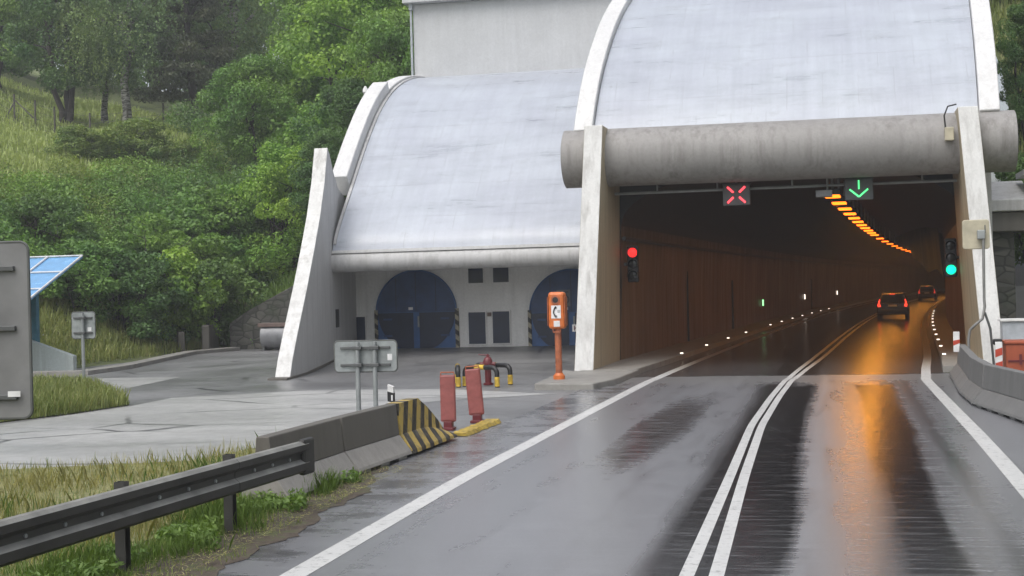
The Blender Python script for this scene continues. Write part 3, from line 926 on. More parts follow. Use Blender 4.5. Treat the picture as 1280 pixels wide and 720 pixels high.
# H plate beside the second gate
hp = D(720.5, 410, 48.0)
b = MB(); b.cur = 0; b.span((hp.x - .14, 48.0, hp.z - .12), (hp.x + .14, 48.03, hp.z + .12))
b.cur = 1
b.span((hp.x - .08, 47.985, hp.z - .08), (hp.x - .05, 47.998, hp.z + .08)); b.span((hp.x + .05, 47.985, hp.z - .08), (hp.x + .08, 47.998, hp.z + .08)); b.span((hp.x - .05, 47.985, hp.z - .015), (hp.x + .05, 47.998, hp.z + .015))
hs = thing('hydrant_sign', 'small white plate lettered H on a thin post by the second gate', 'sign')
b.build('plate', [M['plastic_white'], M['red_dark']], hs)
b = MB(); b.cyl((hp.x + .02, 48.06, -.05), (hp.x + .02, 48.06, hp.z + .1), .025, 8); b.build('post', M['galv'], hs)
def opening(px0, py0, px1, py1, name, mat, fr):
    a, c = D(px0, py1, WY), D(px1, py0, WY)
    d = MB(); d.span((a.x, WY - .05, a.z), (c.x, WY - .002, c.z)); oo = d.build(name, mat, serv)
    d = MB()
    w = .035
    for s in ((a.x - w, a.z - w, a.x, c.z + w), (c.x, a.z - w, c.x + w, c.z + w), (a.x, c.z, c.x, c.z + w), (a.x, a.z - w, c.x, a.z)):
        d.span((s[0], WY - .07, s[1]), (s[2], WY - .003, s[3]))
    d.build('frame', fr, oo)
    return oo
opening(586, 335, 604, 354, 'window', M['glass_dark'], M['wall'])
opening(617, 334, 636, 353, 'window', M['glass_dark'], M['wall'])
opening(587, 390, 607, 430, 'door', M['navy2'], M['wall'])
opening(617, 389, 637, 429, 'door', M['navy2'], M['wall'])
opening(435, 396, 457, 441, 'door', M['navy2'], M['wall'])
p = D(612, 393, WY); b = MB(); b.span((p.x - .07, WY - .08, p.z - .07), (p.x + .07, WY - .003, p.z + .07)); b.build('alarm_box', M['tank_lid'], serv)
# vaulted roof of the service building
sp = smoothprof([(46.25, 3.90), (46.6, 4.55), (48.3, 6.25), (50.0, 7.9), (51.8, 9.35), (53.8, 10.4), (56.2, 11.1), (58.6, 11.4), (60.5, 11.5)])
zsh = lambda y: -0.02 * (y - 46.5)
strip(sp, -16.62, -7.3, 0.0, 0.3, lambda y: 0.0).build('roof', M['roof'], serv, smooth=True)
k0 = [i for i, q in enumerate(sp) if q[0] > 47.9][0]; k1 = [i for i, q in enumerate(sp) if q[0] > 53.0][0]
strip(sp[k0:k1 + 1], -17.25, -16.64, 0.45, 0.45, lambda y: 0.0).build('parapet', M['white'], serv, smooth=True, bevel=.03)
strip(sp[k1:], -17.2, -16.66, 0.12, 0.45, lambda y: 0.0).build('parapet', M['white'], serv, smooth=True, bevel=.03)
pl = strip(sp[2:], -16.60, -16.50, 0.05, 0.02, lambda y: 0.0); pl.build('edge_flashing', M['beam2'], serv, smooth=True)
# upper block
a0 = D(518, 90, 58.4)
b = MB(); b.span((a0.x, 58.4, 10.6), (-6.0, 66, 14.55)); b.build('upper_block', M['block'], serv, bevel=.02)
b = MB(); b.span((a0.x - .35, 58.0, 14.56), (-5.8, 66.3, 14.95)); b.build('cornice', M['block'], serv, bevel=.03)
b = MB(); b.span((a0.x - .12, 58.2, 14.3), (a0.x + .02, 58.38, 14.55)); b.cyl((a0.x - .06, 58.3, 11.3), (a0.x - .06, 58.3, 14.3), .05, 8); b.build('downpipe', M['cab_grey'], serv)
# lamp on the parapet
lp = D(460, 119, 52.6)
lo = thing('parapet_lamp', 'small white teardrop lamp standing on the curved roof parapet', 'lamp', (lp.x - .1, lp.y, lp.z - .15))
b = MB(); b.cyl((0, 0, -0.3), (0, 0, .22), .035, 10); b.build('stem', M['tank_lid'], lo)
b = MB(); b.tube([(0, 0, .2), (0, 0, .26), (0, 0, .38), (0, 0, .5)], [.06, .11, .10, .03], 12); b.build('globe', M['plastic_white'], lo, smooth=True)

# stone wall and tank beside the wing
rw = [(G(283, 438), 1.15), (G(300, 437), 1.5), (G(360, 432), 3.4), (G(390, 430), 4.2)]
b = MB()
pts = [(-27.4, 62.0, 1.2), (-26.6, 62.2, 1.75), (-23.6, 62.6, 3.3), (-19.5, 62.9, 4.6)]
rings = [[(x, y, -.1), (x, y, z), (x, y + .5, z), (x, y + .5, -.1)] for x, y, z in pts]
b.loft(rings)
o = b.build('stone_wall', M['stone'], bevel=.03)
tag(o, 'dark mossy stone retaining wall with sloping top beside the wing', 'wall')
b = MB(); b.box((-27.9, 61.0, .55), (.35, 2.4, 1.3), Matrix.Rotation(.25, 3, 'Z')); b.box((-28.6, 59.4, .5), (.3, 1.6, .9), Matrix.Rotation(.5, 3, 'Z'))
o = b.build('retaining_stub', M['barrier'], bevel=.06); tag(o, 'short mossy concrete stub wall at the foot of the bank', 'wall')
tk = G(344, 438); tank = thing('grit_container', 'grey round-bellied container with rusty lid against the stone wall', 'container', (tk.x - .1, 60.6, 0))
b = MB(); b.tube([(-.55, 0, .62), (.95, 0, .62)], .58, 24); b.build('drum', M['tank'], tank, smooth=True)
b = MB(); b.box((.2, 0, 1.13), (1.75, 1.0, .17)); b.build('lid', M['tank_lid'], tank, bevel=.02)
for xx in (-.45, .8):
    b = MB(); b.box((xx, 0, .1), (.12, .9, .25)); b.build('stand', M['clamp'], tank)

# ------------------------------------------------------------------ lane signals, traffic lights, lamps
def signal_box(px, py, name, label, w=.80, h=.62, Y=43.0):
    p = D(px, py, Y)
    t = thing(name, label, 'lane signal', (p.x, Y, p.z))
    b = MB(); b.span((-w / 2, -.02, -h / 2), (w / 2, .22, h / 2)); b.build('housing', M['panel_grey'], t, bevel=.02)
    b = MB(); b.span((-w / 2 - .03, -.12, h / 2 + .003), (w / 2 + .03, .2, h / 2 + .03)); b.build('visor', M['black'], t)
    b = MB(); b.cyl((0, .1, h / 2 + .03), (0, .1, h / 2 + .45), .03, 8); b.build('hanger', M['galv'], t)
    return t
def bar(b, x0, z0, x1, z1, w):
    d = Vector((x1 - x0, 0, z1 - z0)); L = d.length; a = math.atan2(d.z, d.x)
    b.box(((x0 + x1) / 2, -.036, (z0 + z1) / 2), (L, .02, w), Matrix.Rotation(-a, 3, 'Y'))
t = signal_box(920.5, 243.5, 'lane_signal', 'hanging lane signal lit with a red cross')
for sx in (-1, 1):
    for sz in (-1, 1):
        b = MB(); bar(b, sx * .085, sz * .07, sx * .26, sz * .235, .055); b.build('light_bar', M['red_led'], t)
t = signal_box(1073.5, 236.5, 'lane_signal', 'hanging lane signal lit with a green arrow pointing down')
b = MB(); bar(b, 0, .26, 0, 0.0, .04); bar(b, -.26, .0, 0, -.22, .045); bar(b, .26, .0, 0, -.22, .045)
b.build('green_arrow', M['green_led'], t)
p = D(1030, 242, 43.2)
t = thing('camera_box', 'small pale camera housing hanging beside the lamps under the beam', 'camera', (p.x, 43.2, p.z))
b = MB(); b.span((-.24, -.1, -.1), (.24, .3, .1)); b.build('housing', M['tank'], t, bevel=.02)
b = MB(); b.cyl((.1, .1, .1), (.1, .1, .45), .03, 8); b.build('bracket', M['galv'], t)
p = D(1034, 218 + 14, 42.9)

def traffic_light(px, py, Y, lit, label, side):
    p = D(px, py, Y)
    t = thing('traffic_light', label, 'traffic light', (p.x, Y, p.z))
    b = MB(); b.span((-.18, 0, -.58), (.18, .22, .58)); b.build('housing', M['black'], t, bevel=.05)
    b = MB(); b.span((min(0, side * .6), .1, -.05), (max(0, side * .6), .16, .05)); b.build('bracket', M['clamp'], t)
    for k, z in enumerate((.36, 0, -.36)):
        on = (k == lit)
        b = MB(); b.tube([(0, -.004, z), (0, -.03, z), (0, -.05, z)], [.145, .13, .05], 20)
        o = b.build('lens', (M['red_lens'] if lit == 0 else M['green_lens']) if on else M['lens_off'], t, smooth=True)
        if on: o['label'] = 'glowing red lens' if lit == 0 else 'glowing green lens'
        b = MB()
        arc = [(.175 * math.cos(a), .175 * math.sin(a)) for a in [math.radians(-20 + 220 * q / 16) for q in range(17)]]
        rings = [[(x, -.001, z + zz), (x, -.17, z + zz), (x * .9, -.17, z + zz * .9), (x * .9, -.001, z + zz * .9)] for x, zz in arc]
        b.loft(rings); b.build('visor', M['black'], t)
    return t
traffic_light(791, 330, 45.2, 0, 'traffic light showing red on the inner left wall of the tunnel', -1)
traffic_light(1188.5, 322, 44.9, 2, 'traffic light showing green on the inner right wall of the tunnel', 1)

lamps = []
Y = 45.4
while Y < 235:
    lamps.append(Y); Y += 4.2 if Y < 86 else 8.0
t0 = None
ordn = ['first', 'second', 'third', 'fourth', 'fifth', 'sixth', 'seventh', 'eighth', 'ninth', 'tenth', 'eleventh', 'twelfth', 'thirteenth', 'fourteenth', 'fifteenth', 'sixteenth', 'seventeenth', 'eighteenth', 'nineteenth', 'twentieth', 'twenty-first', 'twenty-second', 'twenty-third', 'twenty-fourth', 'twenty-fifth', 'twenty-sixth', 'twenty-seventh', 'twenty-eighth', 'twenty-ninth', 'thirtieth', 'thirty-first', 'thirty-second', 'thirty-third', 'thirty-fourth']
for i, Y in enumerate(lamps):
    loc = (-.52 + cx(Y), Y, 5.06)
    rz = -math.atan((cx(Y + 1) - cx(Y)))
    lab = ordn[i] + ' glowing orange ceiling lamp counted from the tunnel mouth'
    if t0 is None:
        t0 = thing('tunnel_lamp', lab, 'lamp', loc, rz, 'orange lamps along the tunnel ceiling')
        b = MB(); b.span((-.26, -.55, .02), (.26, .55, .2)); b.build('case', M['lamp_case'], t0, bevel=.02)
        b = MB(); b.span((-.22, -.5, -.03), (.22, .5, .018)); b.build('diffuser', M['sodium'], t0)
        ld = bpy.data.lights.new('sodium_light', 'AREA'); ld.shape = 'RECTANGLE'; ld.size, ld.size_y = .44, 1.0
        ld.energy = 29.0; ld.color = (1.0, 0.42, 0.045)
        lo_ = bpy.data.objects.new('sodium_light', ld); C.objects.link(lo_); lo_.parent = t0; lo_.location = (0, 0, -.05)
        b = MB(); b.tube([(0, .4, 1.0), (0, .4, .23), (0, -.4, .23), (0, -.4, 1.0)], .025, 6); b.build('hanger', M['galv'], t0)
    else:
        dup(t0, loc, rz, lab)

# kerb studs
def studs(xoff, Ylist, z, side, group, where):
    s0 = None
    for i, Y in enumerate(Ylist):
        loc = (xoff + cx(Y), Y, z)
        lab = f'{ordn[i]} white marker stud along the {where} tunnel kerb from the mouth'
        if s0 is None:
            s0 = thing('marker_stud', lab, 'marker', loc, 0, group)
            b = MB(); b.span((-.07, -.05, 0), (.07, .05, .05)); b.build('base', M['clamp'], s0, bevel=.01)
            b = MB(); b.span((-.05, -.062, .008), (.05, -.0505, .045)); b.build('reflector', M['white_glow'], s0)  # reflector, not a lamp: the light it throws back is painted as glow
        else: dup(s0, loc, 0, lab)
studs(-5.68, [48.0, 54.0, 60.5, 67, 78, 84, 90.5, 97, 104, 111, 118], .16, -1, 'marker studs on the left kerb', 'left')
studs(2.64, [45, 50.3, 55.5, 60.5, 66, 71.5, 77, 83, 89, 95.5, 102], .16, 1, 'marker studs on the right kerb', 'right')
for i, (Y, mt, lab) in enumerate([(86, 'stud_green', 'small green escape light low on the left tunnel wall'), (112, 'white_glow', 'nearer white guide light low on the left tunnel wall'), (140, 'white_glow', 'farther white guide light low on the left tunnel wall')]):
    t = thing('guide_light', lab, 'light', (-7.0 + cx(Y), Y, 1.25), 0, 'guide lights on the tunnel wall')
    b = MB(); b.span((0, -.06, -.22), (.12, .1, .22)); b.build('case', M['clamp'], t)
    b = MB(); b.span((.02, -.075, -.18), (.11, -.061, .18)); b.build('lens', M[mt], t)

# ------------------------------------------------------------------ cars in the tunnel
def car(loc, rz, label, paint, tail='tail'):
    t = thing('car', label, 'car', loc, rz)
    # body sections from the tail (y=0) to the nose, half profile widths
    def ring(y, w, z0, z1, wt):
        q = [(w * .92, z0), (w, z0 + .22), (w, (z0 + z1) / 2), (wt, z1 - .06), (wt * .9, z1)]
        return [(x, y, z) for x, z in q] + [(-x, y, z) for x, z in q[::-1]]
    b = MB()
    b.loft([ring(0, .84, .42, .98, .80), ring(.12, .90, .30, 1.02, .84), ring(.9, .92, .28, 1.03, .86), ring(2.6, .92, .28, 1.02, .86), ring(3.6, .90, .28, .98, .82), ring(4.3, .86, .32, .86, .76), ring(4.5, .78, .42, .72, .68)])
    b.build('body', paint, t, smooth=True)
    b = MB()
    def cr(y, w0, w1, z0, z1):
        return [(w0, y[0], z0), (w1, y[1], z1), (-w1, y[1], z1), (-w0, y[0], z0)]
    b.loft([[(.80, .15, 1.0), (.62, .42, 1.55), (-.62, .42, 1.55), (-.80, .15, 1.0)], [(.84, 1.2, 1.01), (.66, 1.2, 1.60), (-.66, 1.2, 1.60), (-.84, 1.2, 1.01)], [(.84, 2.2, 1.01), (.66, 2.0, 1.59), (-.66, 2.0, 1.59), (-.84, 2.2, 1.01)], [(.80, 3.2, .99), (.60, 2.5, 1.50), (-.60, 2.5, 1.50), (-.80, 3.2, .99)]])
    b.build('cabin', paint, t, smooth=True)
    b = MB(); b.add([(-.66, .172, 1.07), (.66, .172, 1.07), (.55, .375, 1.48), (-.55, .375, 1.48)], [(0, 1, 2, 3)]); b.add([(-.66, .16, 1.07), (.66, .16, 1.07), (.55, .363, 1.48), (-.55, .363, 1.48)], [(0, 1, 2, 3)]); b.build('rear_window', M['glass_dark'], t)
    for s in (-1, 1):
        b = MB()
        b.prism([(.84, .78), (.66, .80), (.70, .93), (.74, 1.02), (.70, 1.22), (.76, 1.24), (.83, 1.0), (.87, .9)], lambda x, z, q: (s * x, (-.02 if q == 0 else .18) + max(0, z - 1.0) * .28, z))
        b.build('tail_light', M[tail], t)
        for yy in (.85, 3.6):
            b = MB(); b.tube([(s * .70, yy, .33), (s * .91, yy, .33)], .33, 22); wo = b.build('wheel', M['tyre'], t, smooth=True)
            b = MB(); b.tube([(s * .912, yy, .33), (s * .92, yy, .33)], .2, 16); b.build('rim', M['galv'], wo)
    b = MB(); b.span((-.26, -.03, .80), (.26, -.004, .91)); b.build('number_plate', M['sticker'], t)
    b = MB(); b.span((-.86, -.07, .36), (.86, .1, .62)); b.build('bumper', M['black'], t, bevel=.04)
    b = MB(); b.span((-.16, .30, 1.525), (.16, .42, 1.55)); b.build('brake_light', M[tail], t)
    return t
p = G(1116, 400)
car((p.x, p.y, 0.004), -math.atan(cx(86) - cx(85)), 'dark car with lit red tail lamps driving into the tunnel, nearer of two', M['car'])
car((.6 + cx(156), 156, 0.004), -math.atan(cx(157) - cx(156)), 'farther dim grey car deep in the tunnel ahead of the first', M['car2'], 'tail_dim')

# ------------------------------------------------------------------ emergency phone, hydrant, boards
p = G(699, 474, .15)
t = thing('emergency_phone', 'orange roadside emergency telephone on an orange pole on the kerb island', 'phone', (p.x, p.y, .15), -0.08)
b = MB(); b.cyl((0, 0, 0), (0, 0, 1.30), .085, 20); b.build('pole', M['orange_dull'], t, smooth=True)
b = MB(); b.cyl((0, 0, 0), (0, 0, .10), .15, 20); b.cyl((0, 0, .1), (0, 0, .16), .13, 20, .1); b.build('base_ring', M['orange'], t, smooth=True)
b = MB(); b.span((-.21, -.15, 1.28), (.21, .15, 2.22)); hs_ = b.build('housing', M['orange'], t, bevel=.07)
b = MB(); b.span((-.235, -.13, 1.36), (-.212, .1, 2.1)); b.span((.212, -.13, 1.36), (.235, .1, 2.1)); b.build('side_rib', M['orange_dull'], hs_, bevel=.01)
b = MB(); b.disc((0, -.155, 2.02), .115, (0, 1, 0), .03); b.build('speaker', M['orange_dull'], hs_)
b = MB(); b.disc((0, -.173, 2.02), .075, (0, 1, 0), .004); b.build('speaker_grille', M['black'], hs_)
b = MB(); b.span((-.12, -.16, 1.55), (.13, -.152, 1.88)); pic = b.build('pictogram', M['sticker'], hs_)
b = MB()
arc = [(.055 + .11 * math.cos(a), -.166, 1.715 + .13 * math.sin(a)) for a in [math.radians(110 + 140 * k / 10) for k in range(11)]]
b.tube(arc, [.03, .028, .02, .016, .016, .016, .016, .016, .02, .028, .03], 8)
for q in range(3):
    b.span((.045, -.164, 1.70 + .025 * q), (.11, -.161, 1.71 + .025 * q))
b.build('handset_symbol', M['black'], pic)
b = MB(); b.span((-.06, -.162, 1.34), (.10, -.152, 1.49)); b.build('lower_sticker', M['sticker'], hs_)
b = MB(); b.tube([(-.1, -.1, 1.28), (-.09, -.12, 1.2), (.09, -.12, 1.2), (.1, -.1, 1.28)], .018, 8); b.build('bail', M['orange_dull'], hs_)

p = G(610.5, 481)
t = thing('fire_hydrant', 'dark red fire hydrant between striped guard hoops', 'hydrant', (p.x, p.y, 0))
b = MB(); b.tube([(0, 0, 0), (0, 0, .05), (0, 0, .06), (0, 0, .42), (0, 0, .44), (0, 0, .62), (0, 0, .7), (0, 0, .74)], [.13, .13, .085, .085, .13, .125, .09, .04], 18); b.build('barrel', M['red_dark'], t, smooth=True)
b = MB(); b.cyl((-.2, 0, .54), (.2, 0, .54), .055, 12); b.cyl((0, -.02, .52), (0, -.2, .52), .06, 12); b.build('outlet', M['red_dark'], t, smooth=True)
b = MB(); b.cyl((0, 0, .74), (0, 0, .80), .03, 8); b.cyl((-.25, 0, .79), (.06, 0, .76), .014, 8); b.build('spindle', M['red_dark'], t)
def striped_hoop(a, c, label):
    """arched tube from a to c, black with yellow bands"""
    a, c = Vector((a[0], a[1], 0)), Vector((c[0], c[1], 0))
    ux = (c - a).normalized(); L = (c - a).length; H = .50; r = .16
    path = [a, a + UP * (H - r)]
    for k in range(1, 6):
        th = PI / 2 * k / 6
        path.append(a + UP * (H - r) + ux * r * (1 - math.cos(th)) + UP * r * math.sin(th))
    n = 8
    for k in range(n + 1): path.append(a + UP * H + ux * (r + (L - 2 * r) * k / n))
    for k in range(1, 6):
        th = PI / 2 * k / 6
        path.append(c + UP * (H - r) - ux * r * (1 - math.sin(th)) + UP * r * math.cos(th))
    path += [c + UP * (H - r), c]
    t = thing('guard_hoop', label, 'guard rail', a, 0, 'striped guard hoops round the hydrant')
    rel = [q - a for q in path]
    seglen = [0]
    for q, w in zip(rel, rel[1:]): seglen.append(seglen[-1] + (w - q).length)
    b = MB(); b.tube(rel, .062, 12); b.build('tube', M['black'], t, smooth=True)
    tot = seglen[-1]
    def at(sv):
        for i in range(len(rel) - 1):
            if seglen[i + 1] >= sv: return rel[i] + (rel[i + 1] - rel[i]) * ((sv - seglen[i]) / max(1e-6, seglen[i + 1] - seglen[i]))
        return rel[-1]
    for s0, s1 in ((.02, .26), (tot * .5 - .17, tot * .5 + .13), (tot - .26, tot - .02)):
        b = MB(); b.tube([at(s0 + (s1 - s0) * k / 5) for k in range(6)], .066, 12); b.build('yellow_band', M['yellow'], t, smooth=True)
pA, pB, pC, pD = G(573, 484), G(585, 482), G(625, 483), G(638, 481)
striped_hoop((pA.x, pA.y), (pA.x - .35, pA.y + 1.25), 'striped guard hoop left of the red hydrant')
striped_hoop((pB.x, pB.y - .3), (pC.x, pC.y - .3), 'striped guard hoop in front of the red hydrant')
striped_hoop((pD.x, pD.y), (pD.x - 1.1, pD.y + .75), 'striped guard hoop behind and right of the red hydrant')

def board(px0, px1, ptop, pbot, lean, label, tip):
    p = G((px0 + px1) / 2, pbot)
    t = thing('barrier_board', label, 'delineator', (p.x, p.y, 0), .05, 'red boards past the barrier end')
    R = Matrix.Rotation(lean, 3, 'Y')
    zc = (p - CAM).dot(FW)
    w = (px1 - px0) / F * zc * .98; h = (pbot - ptop) / F * zc - .12
    b = MB(); b.box(R @ Vector((0, 0, .14 + h / 2)), (w, .07, h), R); bo = b.build('panel', M['red_dull'], t, bevel=.03)
    b = MB()
    q = lambda x, z: R @ Vector((x, 0, z))
    b.tube([q(-w * .45, .1 + h), q(-w * .42, .185 + h), q(w * .42, .185 + h), q(w * .45, .1 + h)], .014, 8); b.build('grip', M['orange_dull'], bo, smooth=True)
    b = MB(); b.box(R @ Vector((0, -.038, .14 + h * .5)), (w * .8, .004, h * .9), R); b.build('face_sheet', mat_plain('red_sheet', (.28, .085, .078), .4, 0, .22, 9), bo)
    b = MB(); b.box((0, 0, .07), (w * .55, .16, .16)); b.box((0, 0, .02), (w * .8, .26, .05)); b.build('foot', M['red_dark'], t, bevel=.01)
board(551, 571, 470, 537, 0.0, 'upright faded red board nearest the striped barrier end', 0)
board(587, 607, 462, 528, -.075, 'leaning faded red board at the far end of the yellow strip', 1)
a, c = G(574, 545), G(616, 528)
b = MB()
d = (c - a).normalized(); nrm = Vector((-d.y, d.x, 0))
rr = random.Random(3)
ring = []
for k in range(14):
    q = a + (c - a) * (k / 13)
    w = .17 + rr.uniform(-.03, .03); h = .05 + (.02 if k % 2 else 0)
    ring.append([q + nrm * w, q + nrm * w * .7 + UP * h, q - nrm * w * .7 + UP * h, q - nrm * w])
b.loft(ring, closed=False); b.build
tag(b.build('guide_strip', M['yellow_strip']), 'worn yellow raised guide strip under the red boards', 'lane divider')

# ------------------------------------------------------------------ signs
def sign_two_post(t, w, h, zc, posts, mat, hbars, post_r=.04, zpost=None):
    b = MB()
    r = .08
    pts = []
    for sx, sz, a0 in ((1, 1, 0), (-1, 1, 90), (-1, -1, 180), (1, -1, 270)):
        for k in range(6):
            a = math.radians(a0 + 90 * k / 5)
            pts.append((sx * (w / 2 - r) + r * math.cos(a), zc + sz * (h / 2 - r) + r * math.sin(a)))
    b.prism(pts, lambda x, z, s: (x, .0 if s == 0 else .03, z)); pan = b.build('panel', mat, t)
    b = MB(); rim = pts + [pts[0]]
    b.tube([(x, .014, z) for x, z in rim], .018, 6, cap=False); b.build('rim', M['sign_edge'], pan, smooth=True)
    for z in hbars:
        b = MB(); b.span((-w * .40, -.045, zc + z - .025), (w * .40, -.002, zc + z + .025)); b.build('rail', M['clamp'], pan, bevel=.006)
    for x in posts:
        b = MB(); b.cyl((x, -.09, -.05), (x, -.09, zc + h / 2 - .02), post_r, 14); b.build('post', M['galv'], t, smooth=True)
        for z in hbars:
            b = MB(); b.box((x, -.095, zc + z), (post_r * 2 + .09, post_r * 2 + .02, .07)); b.build('clamp', M['clamp'], t, bevel=.01)
    return pan
p = G(459, 522)
t = thing('road_sign', 'grey back of a wide two-post road sign behind the concrete barrier', 'sign', (p.x, p.y, 0), math.radians(4))
zc_ = (p - CAM).dot(FW)
k_ = zc_ / F
pan = sign_two_post(t, 80 * k_, 38.5 * k_, 2.5 - (445 - 364.5) * k_, (-9 * k_, 13 * k_), M['sign_back'], (.17, -.17), post_r=.048)
b = MB(); b.span((28 * k_, -.006, 2.5 - 86 * k_), (34 * k_, -.001, 2.5 - 78 * k_)); b.build('sticker', M['sticker'], pan)
p = G(106, 480)
k_ = (p - CAM).dot(FW) / F
t = thing('road_sign', 'small square sign back on a single thin post in the grass island', 'sign', (p.x, p.y, -.05), 0)
pan = sign_two_post(t, 32 * k_, 33 * k_, 2.5 - (404.5 - 374) * k_, (1 * k_,), M['sign_back'], (.22, -.22), post_r=.05)
b = MB(); b.span((6 * k_, -.006, 2.5 - 38 * k_), (11 * k_, -.001, 2.5 - 33 * k_)); b.build('sticker', M['sticker'], pan)
# large sign at the picture's left edge
zc_ = 14.5; k_ = zc_ / F
X, Yg = gx(38 - 82, zc_)
t = thing('large_road_sign', 'tall dull grey back of a large road sign standing in the near verge', 'sign', (X, Yg, 0), math.radians(8))
pan = sign_two_post(t, 164 * k_, 219 * k_, 2.5 - (413 - 376.5) * k_, (-46 * k_, 0.0), M['sign_dark'], (.62, .02, -.67), post_r=.055)
b = MB(); b.span((55 * k_, -.05, 2.5 - (495 - 376) * k_), (71 * k_, -.046, 2.5 - (488 - 376) * k_)); b.build('sticker', M['sticker'], pan)

def delineator(loc, h, label, kind, rz=0.0):
    t = thing('delineator_post', label, 'post', loc, rz)
    if kind == 'bw':
        b = MB(); b.prism([(-.065, 0), (.065, 0), (.065, h - .05), (-.065, h)], lambda x, z, s: (x, -.05 if s == 0 else .05, z)); b.build('post', M['plastic_white'], t, bevel=.01)
        b = MB(); b.prism([(-.068, h - .36), (.068, h - .40), (.068, h - .19), (-.068, h - .15)], lambda x, z, s: (x, -.053 if s == 0 else .053, z)); bo = b.build('black_band', M['black'], t)
        b = MB(); b.span((.015, -.06, h - .35), (.05, -.054, h - .23)); b.build('reflector', M['sticker'], bo)
    else:
        b = MB(); b.span((-.075, -.02, 0), (.075, .02, h)); b.build('panel', M['plastic_white'], t, bevel=.01)
        for z0 in (h * .22, h * .60) if kind == 'rw2' else (h * .38,):
            b = MB(); b.prism([(-.077, z0 - .03), (.077, z0 + .03), (.077, z0 + h * .24), (-.077, z0 + h * .18)], lambda x, z, s: (x, -.024 if s == 0 else .024, z)); b.build('red_band', M['red_refl'], t)
    return t
p = G(489.5, 504 + 8)
delineator((p.x, p.y, 0), 2.5 - (480 - 364) * (p - CAM).dot(FW) / F, 'white delineator post with black band behind the concrete barrier', 'bw')

# ------------------------------------------------------------------ concrete barriers
JP = [(-.33, 0), (.33, 0), (.31, .09), (.13, .33), (.085, .80), (-.085, .80), (-.13, .33), (-.31, .09)]
def jersey(p0, p1, label, mats, group, top0=None, top1=None, name='concrete_barrier', extra=None):
    p0, p1 = Vector((*p0, 0)), Vector((*p1, 0))
    d = (p1 - p0); L = d.length; d.normalize(); n = Vector((d.y, -d.x, 0))
    t = thing(name, label, 'barrier', p0, math.atan2(d.y, d.x) - PI / 2, group)
    g_ = .028
    up = MB(); ft = MB()
    def ring(s, hs, prof):
        return [(x, s, (z if z < .34 else .33 + (z - .33) * hs)) for x, z in prof]
    h0 = 1 if top0 is None else top0; h1 = 1 if top1 is None else top1
    upper = [(.13, .335), (.085, .80), (-.085, .80), (-.13, .335)]
    lower = [(-.33, .05), (.33, .05), (.31, .10), (.132, .333), (-.132, .333), (-.31, .10)]
    up.loft([ring(g_, h0, upper), ring(L * .5, (h0 + h1) / 2, upper), ring(L - g_, h1, upper)])
    ft.loft([ring(g_, 1, lower), ring(L * .5, 1, lower), ring(L - g_, 1, lower)])
    for q in range(max(2, int(L / .7))):
        s = (q + .5) * L / max(2, int(L / .7))
        ft.box((0, s, .025), (.6, .34, .05))
    up.build('stem', mats[0], t, bevel=.015); ft.build('foot', mats[1], t, bevel=.012)
    return t, L
e = [G(352, 618), G(448, 596), G(517, 571), G(573, 549)]   # front foot line of the row
off = .33
pl_ = []
for i, q in enumerate(e):
    a_, c_ = e[max(i - 1, 0)], e[min(i + 1, 3)]
    d = (c_ - a_).normalized()
    pl_.append(Vector((q.x, q.y, 0)) + Vector((-d.y, d.x, 0)) * off)
ext = Vector((-6.74, 16.1, 0))
hzB = mk_hazard('barrier_hazard_stripes', (0.022, 0.020, 0.018), (0.48, 0.34, 0.075), 0.44, 'yz', -0.42)
grp = 'concrete barrier row before the forecourt'
jersey(ext[:2], pl_[1][:2], 'stained concrete barrier block overlapped by the guardrail end', (M['barrier'], M['barrier_foot']), grp)
jersey(pl_[1][:2], pl_[2][:2], 'stained concrete barrier block between the guardrail block and the striped end', (M['barrier'], M['barrier_foot']), grp)
# sloping end block
p0, p1 = pl_[2], pl_[3]
d = (p1 - p0); L = d.length
t = thing('concrete_barrier', 'sloped concrete barrier end painted with yellow and black stripes', 'barrier', p0, math.atan2(d.y, d.x) - PI / 2, grp)
b = MB()
secs = [(0.015, .80, .33), (L * .42, .80, .33), (L * .62, .62, .30), (L * .85, .36, .22), (L, .15, .12)]
b.loft([[(.085 + .01, s, h), (-.095, s, h), (-.13, s, max(.05, z2)), (-.132, s, max(.05, z2))][::1] + [(.132, s, max(.05, z2)), (.13, s, max(.05, z2))] for s, h, z2 in secs]); b.build('stem', hzB, t, bevel=.012)
b = MB()
b.loft([[(-.33, s, .04), (.33, s, .04), (.31, s, .10 if z2 > .12 else .08), (.134, s, z2 + .001), (-.134, s, z2 + .001), (-.31, s, .10 if z2 > .12 else .08)] for s, h, z2 in secs]); b.build('foot', hzB, t, bevel=.012)
grp = 'grey concrete barriers flaring right of the tunnel'
q = [(3.02, 37.6), (2.90, 34.6), (2.78, 31.6), (2.80, 28.9), (3.36, 25.0), (4.15, 21.4), (5.1, 17.8)]
labs = ['grey concrete barrier block at the tunnel mouth below the red and white post', 'second grey concrete barrier block out from the tunnel mouth on the right', 'third grey concrete barrier block out from the tunnel mouth on the right', 'grey concrete barrier block at the bend of the right row', 'nearest grey concrete barrier block cut by the right picture edge', 'grey concrete barrier block continuing the right row toward the viewer']
for i in range(5):
    jersey(q[i + 1], q[i], labs[i], (M['barrier_grey'], M['barrier_grey']), grp)

